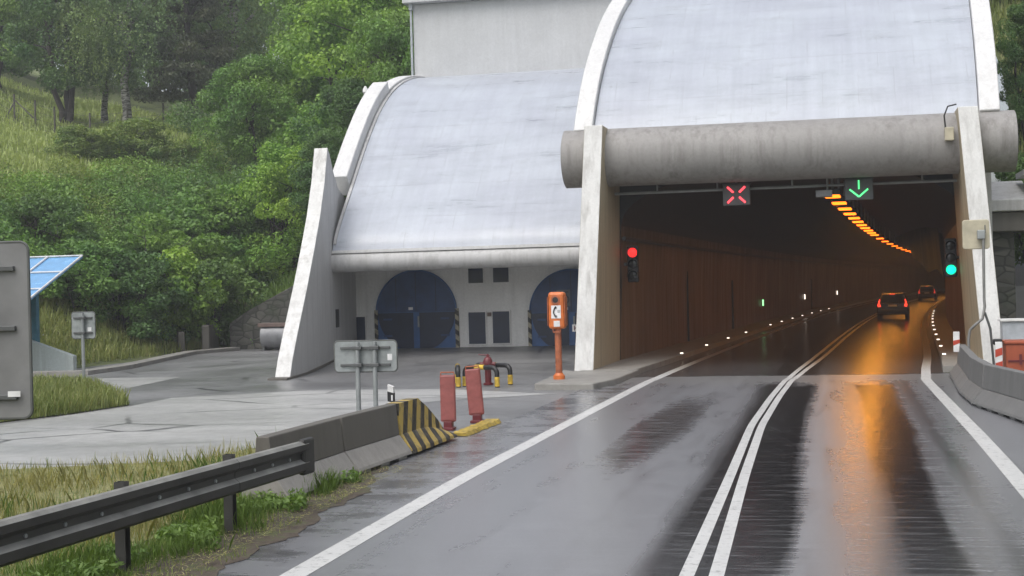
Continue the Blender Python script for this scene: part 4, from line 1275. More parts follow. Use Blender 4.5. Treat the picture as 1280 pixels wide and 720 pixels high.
# ------------------------------------------------------------------ guardrail
gp = [Vector((-6.30, 4.0, 0)), Vector((-6.33, 8.2, 0))]
RX = lambda Y: -6.43 + .059 * (Y - 9.6)
row = [Vector((RX(Y), Y, 0)) for Y in (3.6, 5.7, 7.8, 9.9, 12.0, 14.1, 15.75)]
pa, pb = row[3], row[4]
t = thing('guardrail', 'weathered dark steel guardrail running along the grassy verge to the concrete barrier', 'guardrail', (0, 0, 0))
for q in row[:6]:
    b = MB()
    o_ = Vector((-.10, 0, 0))
    b.span((q.x - .16, q.y - .05, -.1), (q.x - .15, q.y + .05, .83)); b.span((q.x - .15, q.y - .05, -.1), (q.x - .06, q.y - .04, .83)); b.span((q.x - .15, q.y + .04, -.1), (q.x - .06, q.y + .05, .83))
    b.build('post', M['rail'], t)
WP = [(-.045, .42), (0.0, .43), (.035, .46), (.035, .54), (-.02, .585), (-.02, .645), (.035, .69), (.035, .755), (0.0, .785), (-.045, .79)]
dirr = (pb - pa).normalized(); nr = Vector((dirr.y, -dirr.x, 0))
for i in range(6):
    a, c = row[i] - dirr * .06, row[i + 1] + dirr * .06
    rings = []
    for s in (0, .5, 1):
        q = a + (c - a) * s
        oo = nr * (.004 * (i % 2))
        rings.append([q + nr * x + UP * z + oo for x, z in WP] + [q + nr * (x - .006) + UP * z + oo for x, z in WP[::-1]])
    b = MB(); b.loft(rings); ro = b.build('rail', [M['rail'], M['rail_lit']], t)
    for pp in ro.data.polygons:
        if pp.normal.z > 0.3: pp.material_index = 1  # upward faces take the painted lit tone
    b = MB()
    for s in (.25, .5, .75):
        q = a + (c - a) * s
        b.disc(q + nr * -.012 + UP * .615, .018, nr, .02, 10)
    b.build('bolt', M['galv'], ro)
q = row[6]
b = MB(); b.box(q + nr * -.01 + UP * .605 + dirr * .08, (.09, .30, .42), Matrix.Rotation(math.atan2(dirr.y, dirr.x) - PI / 2, 3, 'Z')); b.build('end_piece', M['rail'], t, bevel=.03)

# ------------------------------------------------------------------ right side: aerial, markers, cabinet, bin
Y = 36.9
p = D(1220, 293, Y)
t = thing('detector_panel', 'cream square aerial panel on a bent conduit in front of the right wing', 'aerial', (p.x, Y, p.z))
b = MB()
w = .64; pts = []
for sx, sz, a0 in ((1, 1, 0), (-1, 1, 90), (-1, -1, 180), (1, -1, 270)):
    for k in range(5):
        a = math.radians(a0 + 90 * k / 4); pts.append((sx * (w / 2 - .07) + .07 * math.cos(a), sz * (w * 1.13 / 2 - .07) + .07 * math.sin(a)))
b.prism(pts, lambda x, z, s: (x, 0 if s == 0 else .08, z)); b.build('panel', M['cream'], t, bevel=.02)
b = MB(); b.span((.02, -.16, -.12), (.2, -.002, .10)); b.build('mount', M['galv'], t, bevel=.02)
b = MB(); b.span((.19, -.14, .02), (.215, -.1, .22)); b.build('bracket', M['clamp'], t)
zz = p.z
x1 = D(1232, 400, Y).x - p.x; x2 = D(1212, 440, Y).x - p.x
b = MB(); b.tube([(.16, -.1, .05), (x1 - .03, -.1, -1.6), (x1 - .02, -.1, -(zz - 1.75)), (x1 - .08, -.1, -(zz - 1.45)), (x1 - .26, -.08, -(zz - 1.3)), (x2 + .02, -.05, -(zz - 1.18)), (x2 - .02, -.03, -(zz - .95)), (x2 - .02, 0, -(zz - .7))], .035, 10); b.build('conduit', M['steel_pole'], t, smooth=True)
b = MB(); b.tube([(x1 - .02, -.06, -(zz - 1.6)), (x1 + .1, -.06, -(zz - 1.2)), (x1 + .16, -.06, -(zz - .3)), (x1 + .16, -.06, -(zz + .05))], .03, 10); b.build('drop_cable', M['clamp'], t, smooth=True)
p = D(1197, 434, 36.9)
delineator((p.x - .02, 36.95, p.z - .12), .5, 'red and white marker board on the barrier end at the tunnel mouth', 'rw')
p = D(1249, 458, 34.8)
delineator((p.x, 34.8, max(0, p.z - .25)), (458 - 428) / F * 34 + .25, 'red and white marker board behind the barrier at the foot of the right wing', 'rw2')
b = MB(); 
p = D(1247, 430, 34.9)
t = thing('warning_lamp', 'small black warning lamp on top of the marker board by the right wing', 'lamp', (p.x, 34.9, p.z))
b = MB(); b.span((-.1, -.06, -.02), (.1, .06, .12)); b.build('case', M['black'], t, bevel=.03); b = MB(); b.disc((0, -.07, .05), .04, (0, 1, 0), .02); b.build('lens', M['lens_off'], t)
p0 = D(1253, 400, 38.5); p1 = D(1300, 460, 38.5)
t = thing('equipment_cabinet', 'pale grey equipment cabinet behind the barrier right of the tunnel', 'cabinet', (p0.x, 38.5, 0))
b = MB(); b.span((0, 0, 0), (1.5, .6, p0.z - .04)); b.build('body', M['cab_grey'], t, bevel=.015)
b = MB(); b.span((-.05, -.06, p0.z - .04), (1.55, .66, p0.z + .02)); b.build('lid', M['plastic_white'], t, bevel=.01)
b = MB(); b.span((.7, -.012, .1), (.712, -.002, p0.z - .1)); b.build('door_seam', M['clamp'], t)
p0 = D(1257, 426, 36.3)
t = thing('orange_bin', 'orange road grit bin behind the barrier in front of the grey cabinet', 'bin', (p0.x, 36.3, 0))
b = MB(); b.span((0, 0, 0), (1.1, .7, p0.z - .08)); b.build('body', M['bin_orange'], t, bevel=.03)
b = MB(); b.span((-.03, -.04, p0.z - .08), (1.13, .74, p0.z)); b.build('lid', M['bin_orange'], t, bevel=.02)
b = MB(); b.span((.05, -.03, .42), (1.05, -.001, .46)); b.span((.3, -.04, .35), (.36, -.031, .6)); b.build('hinge', M['red_dark'], t)

# ------------------------------------------------------------------ blue canopy over stairs
t = thing('stair_canopy', 'blue sheet canopy on a teal post over the bank stairs', 'canopy', (-26.4, 46.5, 0))
A = Vector((0.0, .6, 4.03)); Bq = Vector((0.0, -3.6, 2.25)); W = Vector((-3.4, 0, 0))
n_ = (Bq - A).cross(W).normalized() * .04
b = MB(); b.add([A, Bq, Bq + W, A + W, A + n_, Bq + n_, Bq + W + n_, A + W + n_], [(0, 1, 2, 3), (7, 6, 5, 4), (0, 4, 5, 1), (1, 5, 6, 2), (2, 6, 7, 3), (3, 7, 4, 0)]); rf = b.build('roof_sheet', M['canopy'], t)
b = MB()
for s in (0, .33, .66, 1.0): b.tube([A + (Bq - A) * s + n_ * 1.2 * (1 if n_.z > 0 else -1), A + (Bq - A) * s + W + n_ * 1.2 * (1 if n_.z > 0 else -1)], .028, 6)
for s in (0, .4, 1.0): b.tube([A + W * s + n_ * 1.2 * (1 if n_.z > 0 else -1), Bq + W * s + n_ * 1.2 * (1 if n_.z > 0 else -1)], .035, 6)
b.build('frame', M['plastic_white'], rf)
b = MB(); b.span((-1.25, -.9, 0), (-1.0, -.7, 3.4)); b.build('post', M['canopy_post'], t)
b = MB(); b.span((-3.2, -.9, 0), (-3.0, -.7, 3.4)); b.build('post', M['canopy_post'], t)
b = MB(); b.span((-1.8, -.78, .9), (-1.3, -.74, 3.3)); b.build('side_sheet', mat_plain('teal_sheet', (.06, .17, .24), .3), t)
st = thing('bank_stairs', 'concrete bank stairs with pale sloping cheek wall under the canopy', 'stairs', (-26.4, 46.5, 0))
b = MB(); b.prism([(-3.5, -.1), (.55, -.1), (.55, .55), (-1.2, 1.15), (-3.5, 1.15)], lambda x, z, s: (x, -1.2 if s == 0 else -.95, z)); b.build('cheek_wall', M['teal_conc'], st, bevel=.02)
b = MB()
for k in range(6): b.span((-1.6 - .32 * k, -2.4, -.1), (-1.28 - .32 * k, -1.21, .17 * (k + 1)))
b.build('steps', M['kerb'], st)
b = MB(); b.tube([(-1.15, -1.5, .0), (-1.15, -1.5, .95), (-1.9, -1.5, 1.25), (-3.0, -1.5, 1.9)], .025, 8); b.tube([(-1.7, -1.5, .2), (-1.7, -1.5, 1.15)], .022, 8); b.build('handrail', M['clamp'], st, smooth=True)
# low kerb along the foot of the bank
pts = [G(37, 471), G(110, 469), G(165, 461), G(205, 452), G(245, 443), G(300, 438)]
b = MB(); rings = []
for i, q in enumerate(pts):
    a_, c_ = pts[max(i - 1, 0)], pts[min(i + 1, len(pts) - 1)]
    d = (c_ - a_).normalized(); n = Vector((-d.y, d.x, 0))
    q = Vector((q.x, q.y, 0))
    rings.append([q, q + UP * .14, q + n * .5 + UP * .16, q + n * .5])
b.loft(rings); tag(b.build('kerb', M['kerb']), kind='structure')

# ------------------------------------------------------------------ vegetation
rng = np.random.default_rng(11)
def leaves(centres, radii, counts, size, flat=0.0, stretch=1.6, shell=0.45, droop=None):
    """diamond leaf faces in clumps"""
    out = []
    for c, r, n in zip(centres, radii, counts):
        d = rng.normal(size=(n, 3)); d /= np.linalg.norm(d, axis=1)[:, None]
        rad = (shell + (1 - shell) * rng.random(n)) ** 0.7
        p = np.asarray(c) + d * rad[:, None] * np.asarray(r)
        nrm = d * 0.55 + rng.normal(size=(n, 3)) * 0.6 + np.array([0, 0, 0.5])
        nrm /= np.linalg.norm(nrm, axis=1)[:, None]
        ref = rng.normal(size=(n, 3))
        if droop is not None: ref = ref * .5 + np.array([0, 0, -droop])
        u = ref - nrm * np.sum(ref * nrm, axis=1)[:, None]
        u /= np.linalg.norm(u, axis=1)[:, None] + 1e-9
        w = np.cross(nrm, u)
        s = size * (0.6 + 0.8 * rng.random(n))[:, None]
        q = np.stack([p - u * s * stretch / 2, p + w * s / 2, p + u * s * stretch / 2, p - w * s / 2], axis=1)
        out.append(q)
    return np.concatenate(out).reshape(-1, 3)

def limb_path(a, c, sag, n=6, wob=.12, rnd=random):
    a, c = Vector(a), Vector(c)
    L = (c - a).length
    out = []
    for k in range(n + 1):
        s = k / n
        q = a.lerp(c, s) + UP * sag * L * math.sin(PI * s) + Vector((rnd.uniform(-1, 1), rnd.uniform(-1, 1), 0)) * wob * L * .25 * (0 < k < n)
        out.append(q)
    return out

def tree_proto(name, kind, H, R, leafmat, barkmat, seed, base=.25, nclump=70, nleaf=9000, lsize=.2, stems=1):
    global rng
    rng = np.random.default_rng(seed)
    rnd = random.Random(seed)
    t = bpy.data.objects.new(name, None); C.objects.link(t)
    tb = MB()
    cs, rs = [], []
    def env(f):      # crown radius against height fraction
        if kind == 'broad': return math.sin(PI * min(1, .12 + .86 * f)) ** .55
        if kind == 'birch': return math.sin(PI * min(1, .10 + .88 * f)) ** .7
        if kind == 'shrub': return math.sin(PI * min(1, .22 + .76 * f)) ** .5
        if kind == 'conifer': return max(.06, 1 - f) ** .8
    for k in range(nclump):
        f = rnd.random() ** (.85 if kind != 'conifer' else 1.3)
        a = rnd.uniform(0, 2 * PI)
        rr = env(f) * R * (rnd.random() ** .45) * rnd.uniform(.85, 1.12)
        cs.append((rr * math.cos(a), rr * math.sin(a), H * (base + (1 - base) * f * .95)))
        q = R * rnd.uniform(.17, .30)
        rs.append((q * 1.15, q * 1.15, q * (.8 if kind != 'conifer' else .45)))
    n = nleaf // nclump
    if kind == 'birch':
        V = [leaves(cs, rs, [int(n * .45)] * nclump, lsize, droop=.6)]
        st = []
        for c, r in zip(cs, rs):
            for q in range(7):
                a = rnd.uniform(0, 2 * PI); x, y = c[0] + r[0] * math.cos(a) * .9, c[1] + r[1] * math.sin(a) * .9
                L = rnd.uniform(.8, 2.6) * H / 13
                m_ = max(4, int(n * .55 / 7))
                zz = c[2] - np.linspace(0, L, m_)
                st.append(np.stack([x + rng.normal(0, .10, m_), y + rng.normal(0, .10, m_), zz], axis=1))
        P = np.concatenate(st)
        P = P[P[:, 2] > H * base * .55]
        V.append(leaves(P, [(.06, .06, .06)] * len(P), [1] * len(P), lsize, droop=1.4))
        V = np.concatenate(V)
    elif kind == 'conifer':
        V = leaves(cs, rs, [n] * nclump, lsize, stretch=3.0, droop=.5)
    else:
        V = leaves(cs, rs, [n] * nclump, lsize)
    # trunk(s) and limbs
    for s in range(stems):
        if stems > 1:
            a = 2 * PI * s / stems + rnd.uniform(-.3, .3)
            top = (R * .45 * math.cos(a), R * .45 * math.sin(a), H * rnd.uniform(.6, .8)); bx = .18 * math.cos(a), .18 * math.sin(a)
        else:
            top = (rnd.uniform(-.3, .3), rnd.uniform(-.3, .3), H * .93); bx = (0, 0)
        r0 = H * (.018 if stems > 1 else .021)
        path = limb_path((bx[0], bx[1], -.4), top, 0, 8, .10, rnd)
        tb.tube(path, [r0 * (1.35 if k == 0 else 1) * (1 - .88 * k / 8) for k in range(9)], 9)
        for q in range((16 if stems == 1 else 7)):
            k = rnd.uniform(.30, .88)
            i = min(7, int(k * 8)); a0 = path[i].lerp(path[i + 1], k * 8 - i)
            c = rnd.choice(cs)
            if c[2] < a0.z - .5 and kind not in ('conifer',): c = (c[0], c[1], a0.z + rnd.uniform(.5, 2))
            tb.tube(limb_path(a0, c, .08 if kind != 'conifer' else -.05, 5, .25, rnd), [r0 * .42 * (1 - .85 * j / 5) for j in range(6)], 6)
    tb.build('trunk', barkmat, t, smooth=True)
    np_mesh('crown', V, True, leafmat, t)
    return t

protos = {
    'broad': tree_proto('tree', 'broad', 10, 3.8, M['leaf_mid'], M['bark'], 1, base=.16, nclump=95, nleaf=36000, lsize=0.115),
    'dark': tree_proto('tree', 'broad', 13, 3.6, M['leaf_dark'], M['bark'], 2, base=.20, nclump=95, nleaf=38000, lsize=0.12, stems=3),
    'light': tree_proto('tree', 'shrub', 8, 3.4, M['leaf_light'], M['bark'], 3, base=.05, nclump=95, nleaf=38000, lsize=0.1, stems=4),
    'birch': tree_proto('birch_tree', 'birch', 15, 3.7, M['leaf_birch'], M['birch_bark'], 4, base=.30, nclump=110, nleaf=40000, lsize=0.1),
    'pine': tree_proto('pine_tree', 'conifer', 17, 3.6, M['leaf_pine'], M['bark'], 5, base=.12, nclump=130, nleaf=36000, lsize=0.09),
    'bush': tree_proto('bush', 'shrub', 3.2, 2.0, M['leaf_mid'], M['bark'], 6, base=.0, nclump=50, nleaf=16000, lsize=0.085, stems=5),
    'bush_dark': tree_proto('bush', 'shrub', 3.4, 2.1, M['leaf_dark'], M['bark'], 8, base=.0, nclump=50, nleaf=16000, lsize=0.085, stems=5),
    'bush_light': tree_proto('bush', 'shrub', 3.0, 1.9, M['leaf_light'], M['bark'], 9, base=.0, nclump=50, nleaf=16000, lsize=0.085, stems=5),
    'scrub': tree_proto('bush', 'shrub', 2.6, 2.0, M['leaf_scrub'], M['bark'], 10, base=.0, nclump=55, nleaf=17000, lsize=0.075, stems=5),
}
used = set()
def plant(kind, px, zc, h, label, wide=1.0, group=None, dz=0.0, cat=None):
    X, Yp = gx(px, zc)
    z = hgt(X, Yp) - .1 + dz
    h0 = {'broad': 10, 'dark': 13, 'light': 8, 'birch': 15, 'pine': 17, 'bush': 3.2, 'bush_dark': 3.4, 'bush_light': 3.0, 'scrub': 2.6}[kind]
    s = h / h0
    cat = cat or ('bush' if kind.startswith('bush') or kind == 'scrub' else 'tree')
    root = protos[kind]
    if kind in used:
        r = dup(root, (X, Yp, z), random.uniform(0, 6.28), label)
    else:
        used.add(kind); r = root
        r.location = (X, Yp, z); r.rotation_euler = (0, 0, random.uniform(0, 6.28)); r['label'] = label
    r.scale = (s * wide, s * wide, s)
    r['category'] = cat
    if group: r['group'] = group
    elif 'group' in r: del r['group']
    return r
# meadow edge trees
gt = 'trees along the meadow fence'
plant('dark', 88, 101, 14, 'dark multi-stemmed tree, leftmost trunk standing on the meadow fence line', .95, gt)
plant('birch', 137, 104, 13, 'drooping tree with a short dark trunk beside the pale birch', .95, gt)
plant('birch', 164, 99, 16.5, 'tall pale-trunked birch with drooping crown at the meadow edge', 1.0, gt)
plant('pine', 243, 100, 17, 'dark pine with bare low branches at the right end of the meadow', 1.0, gt)
plant('birch', 296, 108, 21, 'tall birch with pale forked limbs above the round green tree', 1.0, gt)
plant('broad', 8, 112, 11, 'low bushy tree at the left picture edge beyond the meadow', 1.0, gt)
# slope trees
gs = 'trees on the slope left of the service building'
plant('broad', 322, 84, 8.8, 'round mid green tree halfway up the slope below the birch', .95, gs)
plant('broad', 405, 92, 12.0, 'mid green tree rising behind the round tree on the slope', .95, gs)
plant('light', 458, 84, 12.5, 'big fresh green tree reaching the picture top beside the upper block', .95, gs)
plant('broad', 500, 76, 10.5, 'mid green tree pressed against the left end of the upper block', .8, gs)
plant('dark', 440, 75, 8.6, 'deep green tree behind the curved parapet of the service building', 1.0, gs)
plant('light', 362, 74, 7.6, 'bright green rounded tree behind the flared wing wall', .9, gs)
plant('dark', 415, 70, 6.6, 'deep green shrubby tree directly behind the wing wall top', 1.0, gs)
# slope bushes
gb = 'bushes on the slope'
plant('bush_light', 212, 66, 4.0, 'yellow-green bush low in the middle of the slope', 1.0, gb)
plant('bush_dark', 255, 67, 4.0, 'dark bush above the end of the flowery bank', 1.1, gb)
plant('bush', 300, 76, 3.8, 'green bush above the stone retaining wall', 1.1, gb)
plant('bush_dark', 345, 78, 4.6, 'dark bush between the stone wall and the wing wall', 1.1, gb)
plant('bush_dark', 160, 63, 3.6, 'dark bush behind the small square sign', 1.1, gb)
plant('bush', 215, 70, 4.2, 'green bush behind the yellow-green bush on the slope', 1.1, gb)
plant('bush', 110, 62, 3.4, 'green bush right of the blue canopy top', 1.1, gb)
plant('bush_dark', 55, 66, 3.6, 'dark bush rising behind the blue canopy', 1.1, gb)
plant('bush', 270, 74, 4.5, 'green bush in the dip below the round tree', 1.1, gb)
plant('scrub', 105, 84, 1.8, 'feathery olive bush on the brow under the leftmost meadow trees', 1.3, gb)
plant('scrub', 175, 85, 2.6, 'feathery olive bush on the brow below the pale birch', 1.2, gb)
plant('scrub', 235, 86, 2.2, 'feathery olive bush on the brow below the dark pine', 1.3, gb)
# right side
gr_ = 'trees right of the tunnel'
plant('dark', 1290, 51, 5.2, 'dark green shrubby tree right of the tunnel wing', .75, gr_)
plant('bush_dark', 1292, 47, 3.6, 'dark bush behind the grey cabinet', .75, gr_)
plant('bush', 1282, 62, 4.0, 'green bush on the slope above the right beam end', .9, gr_)

# forest behind as masses
def forest(name, n, box, hh, mat, seed, size=.26, label=None):
    global rng
    rng = np.random.default_rng(seed); rnd = random.Random(seed)
    cs, rs, ct = [], [], []
    for _ in range(n):
        px = rnd.uniform(box[0], box[1]); zc = rnd.uniform(box[2], box[3])
        X, Yp = gx(px, zc); z = hgt(X, Yp); H = rnd.uniform(*hh)
        for q in range(16):
            f = rnd.random(); a = rnd.uniform(0, 6.28); r = 2.6 * math.sin(PI * (.15 + .8 * f)) * rnd.random() ** .5
            cs.append((X + r * math.cos(a), Yp + r * math.sin(a), z + H * (.12 + .88 * f)))
            q_ = rnd.uniform(.9, 1.5); rs.append((q_, q_, q_ * .9)); ct.append(110)
    V = leaves(cs, rs, ct, size)
    return tag(np_mesh(name, V, True, mat), label, 'woodland', kind='stuff')
forest('woodland', 120, (-200, 600, 116, 165), (14, 22), M['leaf_dark'], 21, label='dense dark woodland filling the hilltop behind the meadow trees')
# trunks are individual only where the picture shows them; scrub mass on the slope
def scrub(name, n, box, mat, seed, size, label, hh=(.5, 1.5), cnt=110):
    global rng
    rng = np.random.default_rng(seed); rnd = random.Random(seed)
    cs, rs, ct = [], [], []
    while len(cs) < n:
        px = rnd.uniform(box[0], box[1]); zc = rnd.uniform(box[2], box[3])
        X, Yp = gx(px, zc)
        d = hill_d(X, Yp)
        if not (box[4] < d < box[5]): continue
        z = hgt(X, Yp); H = rnd.uniform(*hh)
        cs.append((X, Yp, z + H * .55)); rs.append((H * .8, H * .8, H * .75)); ct.append(int(cnt * H))
    V = leaves(cs, rs, ct, size)
    return tag(np_mesh(name, V, True, mat), label, 'scrub', kind='stuff')
scrub('undergrowth', 420, (-60, 420, 58, 92, 5.5, 14.5), M['leaf_mid'], 31, .09, 'tangled green undergrowth covering the slope', (.6, 1.9), 300)
scrub('undergrowth', 200, (-60, 320, 60, 96, 8, 16), M['leaf_scrub'], 32, .08, 'olive undergrowth thinning towards the meadow brow', (.5, 1.5), 300)
scrub('undergrowth', 160, (230, 520, 69, 96, 5, 26), M['leaf_dark'], 33, .095, 'shaded undergrowth between the slope trees', (.8, 2.2), 300)

def grass(name, n, sampler, mat, hlo, hhi, wid, label, seed, lean=.55, patch=0.0):
    """blades of three joints that bend over; patch makes tall and short tufts"""
    r = np.random.default_rng(seed); rnd = random.Random(seed)
    pts = []
    while len(pts) < n:
        q = sampler(rnd)
        if q is not None: pts.append(q)
    P = np.array(pts)
    pf = np.ones(n)
    if patch:
        for k in range(7):
            kx, ky, ph = r.normal() * 2.2, r.normal() * 2.2, r.random() * 6.28
            pf += patch * np.sin(P[:, 0] * kx + P[:, 1] * ky + ph) / 2.2
        pf = np.clip(pf, .3, 1.8)
    h = (hlo + (hhi - hlo) * r.random(n) ** 2.0) * pf
    ln = lean * h * (.15 + r.random(n) ** 1.4 * 1.2)
    b = r.random(n) * 2 * PI
    a = b + PI / 2
    w = wid * (.5 + .9 * r.random(n))
    u = np.stack([np.cos(a), np.sin(a), np.zeros(n)], 1) * w[:, None]
    def at(f, g): return P + np.stack([np.cos(b) * ln * g, np.sin(b) * ln * g, h * f], 1)
    m1, m2, tip = at(.45, .18), at(.82, .55), at(.95, 1.1)
    V = np.stack([P - u * .4, P + u * .4, m1 + u * .5, m2 + u * .32, tip, m2 - u * .32, m1 - u * .5], 1).reshape(-1, 3)
    o = np_mesh(name, V, False, mat, nper=7)
    return tag(o, label, 'grass', kind='stuff')
def inpoly(x, y, poly):
    c = False
    for (x0, y0), (x1, y1) in zip(poly, poly[1:] + poly[:1]):
        if (y0 > y) != (y1 > y) and x < (x1 - x0) * (y - y0) / (y1 - y0) + x0: c = not c
    return c
def poly_sampler(poly, zf=lambda x, y: 0.0, dens=None):
    xa, xb = min(p[0] for p in poly), max(p[0] for p in poly); ya, yb = min(p[1] for p in poly), max(p[1] for p in poly)
    def f(r):
        x, y = r.uniform(xa, xb), r.uniform(ya, yb)
        if not inpoly(x, y, poly): return None
        if dens and r.random() > dens(x, y): return None
        return (x, y, zf(x, y) - .03)
    return f
e0 = [G(0, 588), G(235, 577), G(345, 556)]
verge = [(-5.75, 4), (-5.75, 13), (-6.0, 16.5), (-6.25, 18.3), (-6.75, 20.2)] + [(q.x, q.y) for q in e0[::-1]] + [(-16, 18), (-16, 4)]
rbv = MB(); 
rj = random.Random(5)
vin = verge[:5]
ve = []
for (x0, y0), (x1, y1) in zip(vin, vin[1:]):
    n_ = max(2, int((y1 - y0) / .12))
    for k in range(n_):
        q = k / n_
        ve.append((x0 + (x1 - x0) * q + .24 + .07 * math.sin((y0 + (y1 - y0) * q) * 2.3) + .05 * math.sin((y0 + (y1 - y0) * q) * 5.9 + 1) + rj.uniform(-.035, .035), y0 + (y1 - y0) * q))
sheet('verge_soil', ve + verge[4:], .006, M['soil'])
nz = lambda x, y: .5 + .5 * math.sin(x * 2.1 + 1.3 * math.sin(y * 1.7)) * math.sin(y * 1.9 + x)
front_poly = [(-5.85, 5), (-5.85, 13), (-6.1, 16.5), (-6.45, 18.6), (-6.8, 20), (-7.2, 20), (-7.0, 5)]
back_poly = [(-6.9, 5), (-7.0, 20.4)] + [(q.x, q.y) for q in e0[::-1]] + [(-15, 18.4), (-13, 8)]
def mk_turf():
    t = NT('pale_turf')
    c = t.ramp(t.noise(t.geo(), 6.0, 7, 0.7), [(0.35, (0.13, 0.14, 0.05)), (0.65, (0.27, 0.26, 0.12))])
    t.set(Base_Color=c, Roughness=0.9)
    t.bump(t.noise(t.geo(), 20, 5), 0.04, 0.8)
    return t.m
sheet('verge_turf', back_poly, .012, mk_turf())
edge = lambda x, y: max(0.0, min(1, (-5.84 - x) * 1.5 + (nz(x * 1.7, y * 1.3) - .5) * 1.1))
grass('grass', 30000, poly_sampler(front_poly, dens=edge), M['grass_green'], .05, .24, .006, 'lush green grass under the guardrail', 41, patch=.35)
grass('grass', 9000, poly_sampler([(-5.6, 5), (-5.6, 13), (-5.85, 16.5), (-6.2, 18.6), (-6.8, 20), (-7.0, 5)], dens=lambda x, y: .4), M['grass_bank'], .03, .12, .008, 'sparse short turf on the muddy road edge', 49, patch=.4)
grass('grass', 34000, poly_sampler(back_poly, dens=lambda x, y: .4 + .6 * nz(x * .9 + y * .4, y * .5 - x * .3)), M['grass_dry'], .05, .30, .0038, 'tall yellowing grass behind the guardrail', 42, patch=.4)
grass('grass', 16000, poly_sampler(back_poly, dens=lambda x, y: max(.1, min(1, (x + 9.5) * .4))), M['grass_green'], .06, .26, .006, 'green grass mixed in behind the guardrail', 45, patch=.4)
# broad weeds in the verge
wc = []
while len(wc) < 120:
    x, y = -6.1 - random.random() * .7, random.uniform(10, 18.2)
    if nz(x * 2, y * 1.4) > .6: wc.append((x, y, .05 + .05 * random.random()))
V = np.concatenate([leaves(wc[:50], [(.10, .10, .06)] * 50, [26] * 50, .045), leaves(wc[50:], [(.14, .14, .10)] * 70, [40] * 70, .026, stretch=2.6)])
tag(np_mesh('weeds', V, True, M['grass_green']), 'low broadleaf weeds along the muddy road edge', 'weeds', kind='stuff')
# dead straw and grit on the mud
def litter(r):
    y = r.uniform(6, 19.5); x = -5.72 - .03 * max(0, y - 12) - r.random() ** 1.5 * .6
    return (x, y, .03)
grass('straw', 2500, litter, M['grass_dry'], .005, .02, .006, 'dead straw scattered on the muddy road edge', 51, lean=9.0)
isl = [(q.x, q.y) for q in (G(162, 506), G(90, 517), G(0, 528), G(-70, 530), G(-70, 482), G(40, 481), G(110, 484))]
sheet('verge_soil', isl, .012, M['ground'])
grass('grass', 26000, poly_sampler(isl), M['grass_bank'], .12, .5, .02, 'mown green grass of the wedge-shaped island', 43)
def bank_s(r):
    Yp = r.uniform(34, 66); d = r.uniform(.3, 9)
    X = foot_x(Yp) - d
    return (X, Yp, hgt(X, Yp) - .08)
grass('grass', 50000, bank_s, M['grass_bank'], .15, .6, .03, 'flower-speckled rough grass on the bank', 44)
def wall_top(r):
    X = r.uniform(-29, -19.6); Yp = r.uniform(62.9, 67)
    return (X, Yp, hgt(X, Yp) - .08)
grass('grass', 7000, wall_top, M['grass_green'], .2, .6, .04, 'bright grass along the top of the stone wall', 46)
def meadow_s(r):
    zc = r.uniform(72, 125); px = r.uniform(-60, 330)
    X, Yp = gx(px, zc)
    return (X, Yp, hgt(X, Yp) - .08)
grass('grass', 60000, meadow_s, M['grass_meadow'], .2, .6, .07, 'pale meadow grass on the brow of the hill', 47)
def right_s(r):
    X = r.uniform(6.4, 16); Yp = r.uniform(44, 72)
    return (X, Yp, hgt(X, Yp) - .08)
grass('grass', 25000, right_s, M['grass_bank'], .2, .7, .05, 'rough grass on the slope right of the tunnel', 48)
# white flower heads on the bank
V = leaves([bank_s(random) for _ in range(90)], [(.15, .15, .35)] * 90, [3] * 90, .07)
tag(np_mesh('wildflowers', V, True, M['plastic_white']), 'scattered white wildflowers on the grassy bank', 'flowers', kind='stuff')

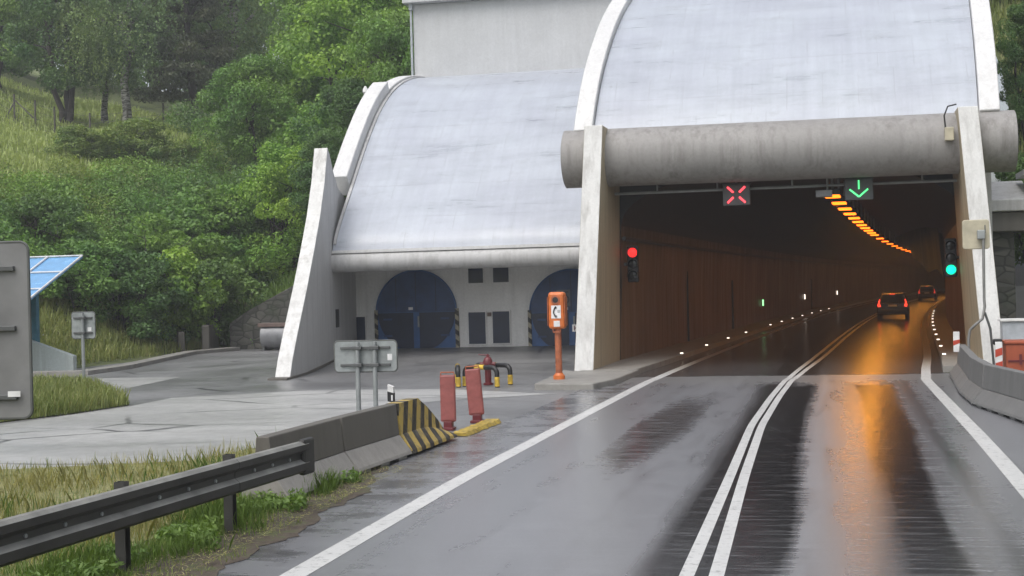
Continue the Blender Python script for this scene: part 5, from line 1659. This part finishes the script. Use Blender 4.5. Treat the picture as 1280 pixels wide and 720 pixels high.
# meadow fence
fe = thing('meadow_fence', 'thin wire fence of grey posts along the meadow below the trees', 'fence')
fp = []
for px, zc in ((-40, 98), (2, 98), (24, 97.5), (48 + 2, 98), (74, 98), (118, 98), (165, 98.5), (210, 99), (250, 99.5)):
    X, Yp = gx(px, zc); fp.append(Vector((X, Yp, hgt(X, Yp))))
for q in fp:
    b = MB(); b.cyl(q - UP * .3, q + UP * 1.75, .07, 8); b.build('post', M['post_wood'], fe, smooth=True)
b = MB(); q = fp[2]; b.cyl(q + UP * 1.4, q + Vector((1.3, .2, .1)), .05, 6); b.cyl(q + UP * 1.2, q + Vector((-.6, -.2, .05)), .05, 6); b.build('brace', M['post_wood'], fe)
b = MB()
for z in (.5, 1.0, 1.5):
    for q, w in zip(fp, fp[1:]): b.cyl(q + UP * z, w + UP * z, .012, 4)
b.build('wire', M['clamp'], fe)

# ------------------------------------------------------------------ rain haze
hb = MB(); hb.span((-420, -60, -2.0), (420, 420, 130))
hm = bpy.data.materials.new('rain_haze'); hm.use_nodes = True
ht = hm.node_tree
ht.nodes.remove(ht.nodes['Principled BSDF'])
pv = ht.nodes.new('ShaderNodeVolumePrincipled')
pv.inputs['Color'].default_value = (0.93, 0.95, 0.97, 1)
pv.inputs['Density'].default_value = 0.0011
pv.inputs['Anisotropy'].default_value = 0.2
ht.links.new(pv.outputs[0], ht.nodes['Material Output'].inputs['Volume'])
tag(hb.build('haze', hm), 'thin grey rain haze over the whole scene', 'haze', kind='stuff')

# ------------------------------------------------------------------ light
EL, AZ = math.radians(58), math.radians(200)       # high, behind the viewer
w = bpy.data.worlds.new('World'); S.world = w; w.use_nodes = True
nt = w.node_tree
bg = nt.nodes['Background']
sky = nt.nodes.new('ShaderNodeTexSky'); sky.sky_type = 'NISHITA'; sky.sun_disc = False
sky.sun_elevation = EL; sky.sun_rotation = AZ
sky.air_density, sky.dust_density, sky.ozone_density = 1.0, 4.0, 1.0
hs = nt.nodes.new('ShaderNodeHueSaturation'); hs.inputs['Saturation'].default_value = 0.38
nt.links.new(sky.outputs[0], hs.inputs['Color']); nt.links.new(hs.outputs[0], bg.inputs[0])
bg.inputs[1].default_value = 0.15
sd = bpy.data.lights.new('sun', 'SUN'); sd.energy = 0.8; sd.angle = math.radians(40); sd.color = (1.0, .97, .93)
so = bpy.data.objects.new('sun', sd); C.objects.link(so)
sv = Vector((math.sin(AZ) * math.cos(EL), math.cos(AZ) * math.cos(EL), math.sin(EL)))
so.rotation_euler = (-sv).to_track_quat('-Z', 'Y').to_euler()
S.view_settings.view_transform = 'Standard'; S.view_settings.look = 'None'
S.view_settings.exposure = 0.64; S.view_settings.gamma = 1.0
S.cycles.max_bounces = 8
S.cycles.use_denoising = True
